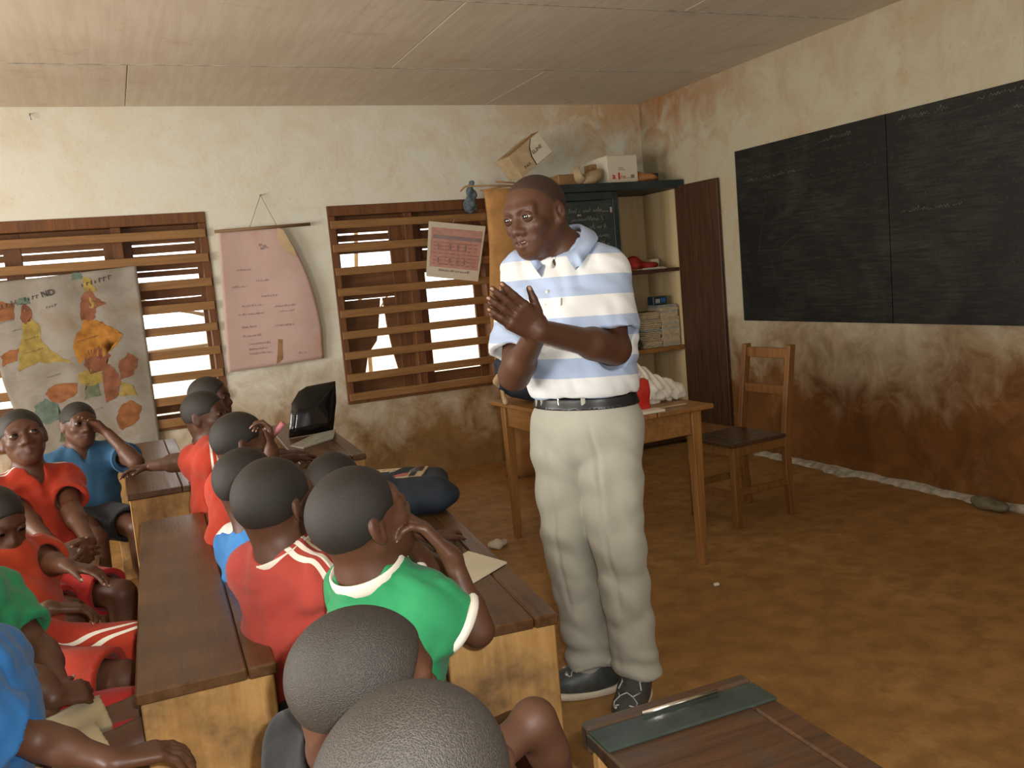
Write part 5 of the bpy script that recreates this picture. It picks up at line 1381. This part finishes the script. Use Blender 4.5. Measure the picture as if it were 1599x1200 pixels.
# boys in red farther back
nk = (0.296, 2.899, 0.831); fd = (.97, .22)
kid('boy in a red shirt in profile with a pink stick at his mouth', None, (.26, 2.88, .43), fd, nk, (0.319, 2.882, 0.946), (.95, .08, .06), 'red_two_stripe', hs=.20,
    armR=desk_arm(nk, fd, 1, .69, .14, .34), armL=rest_arm((0.376, 2.789, 0.843), (0.390, 2.761, 0.932), (.05, .1, 1), n=(-1, .1, 0), side=1, L=.13, curl=(.8, .9, 1., 1.)), vox=.006, sh=dict(fld=stripes_on(nk, fd, 1, .11)), gaze=(0, 0, .1))
_p0 = V((0.397, 2.763, 0.970)); _p1 = V((0.429, 2.732, 1.011)); 
tag(tube('pink_pencil', [tuple(_p0), tuple(_p1)], .0085, 'pink', None, 10), 'short pink stick held up to the mouth of the boy in red', 'stick')
nk = (0.283, 3.461, 0.878); fd = (.98, -.10)
kid('boy in a red shirt with white sleeve stripes, arm stretched over the far desk', None, (.28, 3.42, .43), fd, nk, (0.268, 3.459, 0.978), (.80, -.45, .05), 'red_two_stripe', hs=.19,
    armR=rest_arm((0.167, 3.612, 0.796), (0.062, 3.851, 0.760), (-1, .1, 0), side=1, L=.13), armL=desk_arm(nk, fd, -1, .69, .12, .3), vox=.006, sh=dict(fld=stripes_on(nk, fd, 1, .10, lat0=.07)), sk=.8)
nk = (0.330, 3.945, 0.861); fd = (.97, .1)
kid('boy at the back whose head shows behind the boy stretching his arm', None, (.29, 3.93, .43), fd, nk, (0.332, 3.939, 0.989), (.85, -.35, .02), 'dark_shirt', hs=.195,
    armR=desk_arm(nk, fd, 1, .69), armL=desk_arm(nk, fd, -1, .69), vox=.006, sk=.8)
# left row
nk = (-0.353, 3.625, 0.829); fd = (.55, -.83)
A_ = kid('boy in a red shirt with white chest stripes looking up, hands together in his lap', None, (-.36, 3.46, .43), fd, nk, (-0.352, 3.621, 0.972), (.15, -.93, .22), 'red_two_stripe', 'red_shorts', up=(-.12, 0, 1), hs=.212,
    armR=rest_arm((-0.387, 3.494, 0.729), (-0.263, 3.228, 0.626), (.75, -.3, -.2), n=(0, 1, -.2), side=1, L=.14, curl=(.5, .6, .7, .8)), armL=rest_arm((-0.224, 3.485, 0.699), (-0.170, 3.254, 0.631), (-.2, -.8, -.4), n=(-.8, 0, -.3), side=-1, L=.14, curl=(.5, .6, .7, .8)),
    vox=.005, sh=dict(fld=stripes_on(nk, fd, -1, .12, both=True, depth=.3), vneck=.05, vox=.005), gaze=(.25, 0, .05), thigh=.34, pfrac=.8)
nk = (-0.225, 4.474, 0.775); fd = (.35, -.93)
kid('boy in a blue shirt resting his head on his hand by the map', None, (-.22, 4.46, .43), fd, nk, (-0.202, 4.448, 0.900), (.38, -.90, .08), 'dull_blue_shirt', 'dark_shorts', up=(.10, 0, 1), hs=.208,
    armR=rest_arm((-0.332, 4.448, 0.636), (-0.278, 4.248, 0.549), (.6, -.5, -.3), side=1, L=.13), armL=rest_arm((0.008, 4.265, 0.720), (-0.090, 4.371, 0.856), (-.6, -.1, .75), n=(-.8, -.5, -.2), side=-1, L=.14, curl=(.2, .25, .3, .4)),
    vox=.006, sh=dict(vneck=.04, cuff_mat=MATS['dull_blue_shirt']), dL=(.03, 0, .01), sleeve=.55, gaze=(.2, 0, 0))
nk = (-0.370, 2.955, 0.706); fd = (.85, -.5)
C_ = kid('boy in an orange red shirt at the left edge bending his head down', None, (-.36, 2.72, .43), fd, nk, (-0.390, 2.956, 0.813), (.55, -.72, -.42), 'orange_red', 'red_two_stripe', hs=.205,
    armR=rest_arm((-0.350, 2.633, 0.579), (-0.247, 2.541, 0.645), (.7, .2, -.2), side=1, L=.14), armL=rest_arm((-0.275, 2.973, 0.657), (-0.213, 2.806, 0.680), (.7, -.3, -.2), n=(-.3, 0, -1), side=-1, L=.14), vox=.006, thigh=.36,
    pn=dict(fld=lambda v: {'st': np.clip(.5 + (v[:, 1] - 2.635) / .15, 0, .99), 'sm': np.ones(len(v))}), pfrac=.9, sw=.145)
nk = (-0.376, 2.287, 0.794); fd = (.95, -.2)
kid('boy in a green shirt at the left edge with folded hands, head out of view', None, (-.36, 2.15, .43), fd, nk, (-0.445, 2.334, 0.917), (.9, -.3, 0), 'green_shirt', 'red_shorts', hs=.205,
    armR=rest_arm((-0.252, 2.058, 0.634), (-0.215, 2.016, 0.609), (.75, .4, -.15), n=(-.1, .6, -.8), side=1, L=.13, curl=(.8, .9, 1., 1.)), armL=rest_arm((-0.249, 2.254, 0.626), (-0.211, 2.101, 0.599), (-.3, -.7, -.3), n=(-.8, .2, -.4), side=-1, L=.125, curl=(.9, 1., 1., 1.)), vox=.006, thigh=.36, pfrac=.9, sleeve=.66)
nk = (-0.309, 1.775, 0.806); fd = (.97, -.1)
E_ = kid('boy in bright blue shirt and khaki shorts in the lower left corner', None, (-.39, 1.78, .43), fd, nk, (-0.369, 1.828, 0.918), (.9, -.1, 0), 'blue_shirt', 'khaki', hs=.205,
    armR=rest_arm((-0.208, 1.690, 0.663), (-0.096, 1.614, 0.627), (.9, .2, -.12), n=(0, 0, -1), side=1, L=.15, curl=(.3, .4, .4, .5)), armL=rest_arm((-0.286, 2.007, 0.633), (-0.263, 1.936, 0.590), (.5, -.6, -.3), side=-1, L=.13), vox=.005, legs=[((-.36, 1.86, .46), (-0.061, 1.955, 0.491), (-.02, 1.90, .075), (.08, 1.90, .03)), ((-.36, 2.0, .46), (-0.052, 2.063, 0.501), (-.02, 2.04, .075), (.08, 2.04, .03))], pfrac=.78, arm_r=.030, sleeve=.6)
# the two nearest boys
nk = (0.225, 1.131, 0.784); fd = (.93, .36)
kid('near boy with short cropped hair in a dark shirt, seated beside the nearest head', None, (.20, 1.12, .43), fd, nk, (0.242, 1.112, 0.865), (.985, .0, -.06), 'dark_shirt', hs=.222, hairmat='hair_cropped', hairt=.018,
    armR=rest_arm((.30, 1.0, .64), (.40, 1.10, .50), (.8, .4, -.3), side=-1, L=.135), armL=rest_arm((.24, 1.30, .64), (.38, 1.26, .50), (.8, -.1, -.3), side=1, L=.135), vox=.004, hairvox=.0035, recede=.07)
nk = (.165, .68, .82); fd = (.90, .42)
kid('nearest boy seen from above and behind, grey cropped hair, arm bent forward', None, (.13, .70, .43), fd, nk, (0.202, 0.750, 0.910), (.84, .50, -.06), 'dark_shirt', hs=.232, hairmat='hair_cropped', hairt=.018, sw=.13,
    armR=desk_arm(nk, fd, 1, .672, .14, .34), armL=rest_arm((0.395, 0.923, 0.861), (0.454, 0.943, 0.707), (.9, .2, -.35), side=1, L=.14), dL=(.05, .04, .045), sleeve=.2, arm_r=.023, sk=.6, vox=.004, hairvox=.0035)
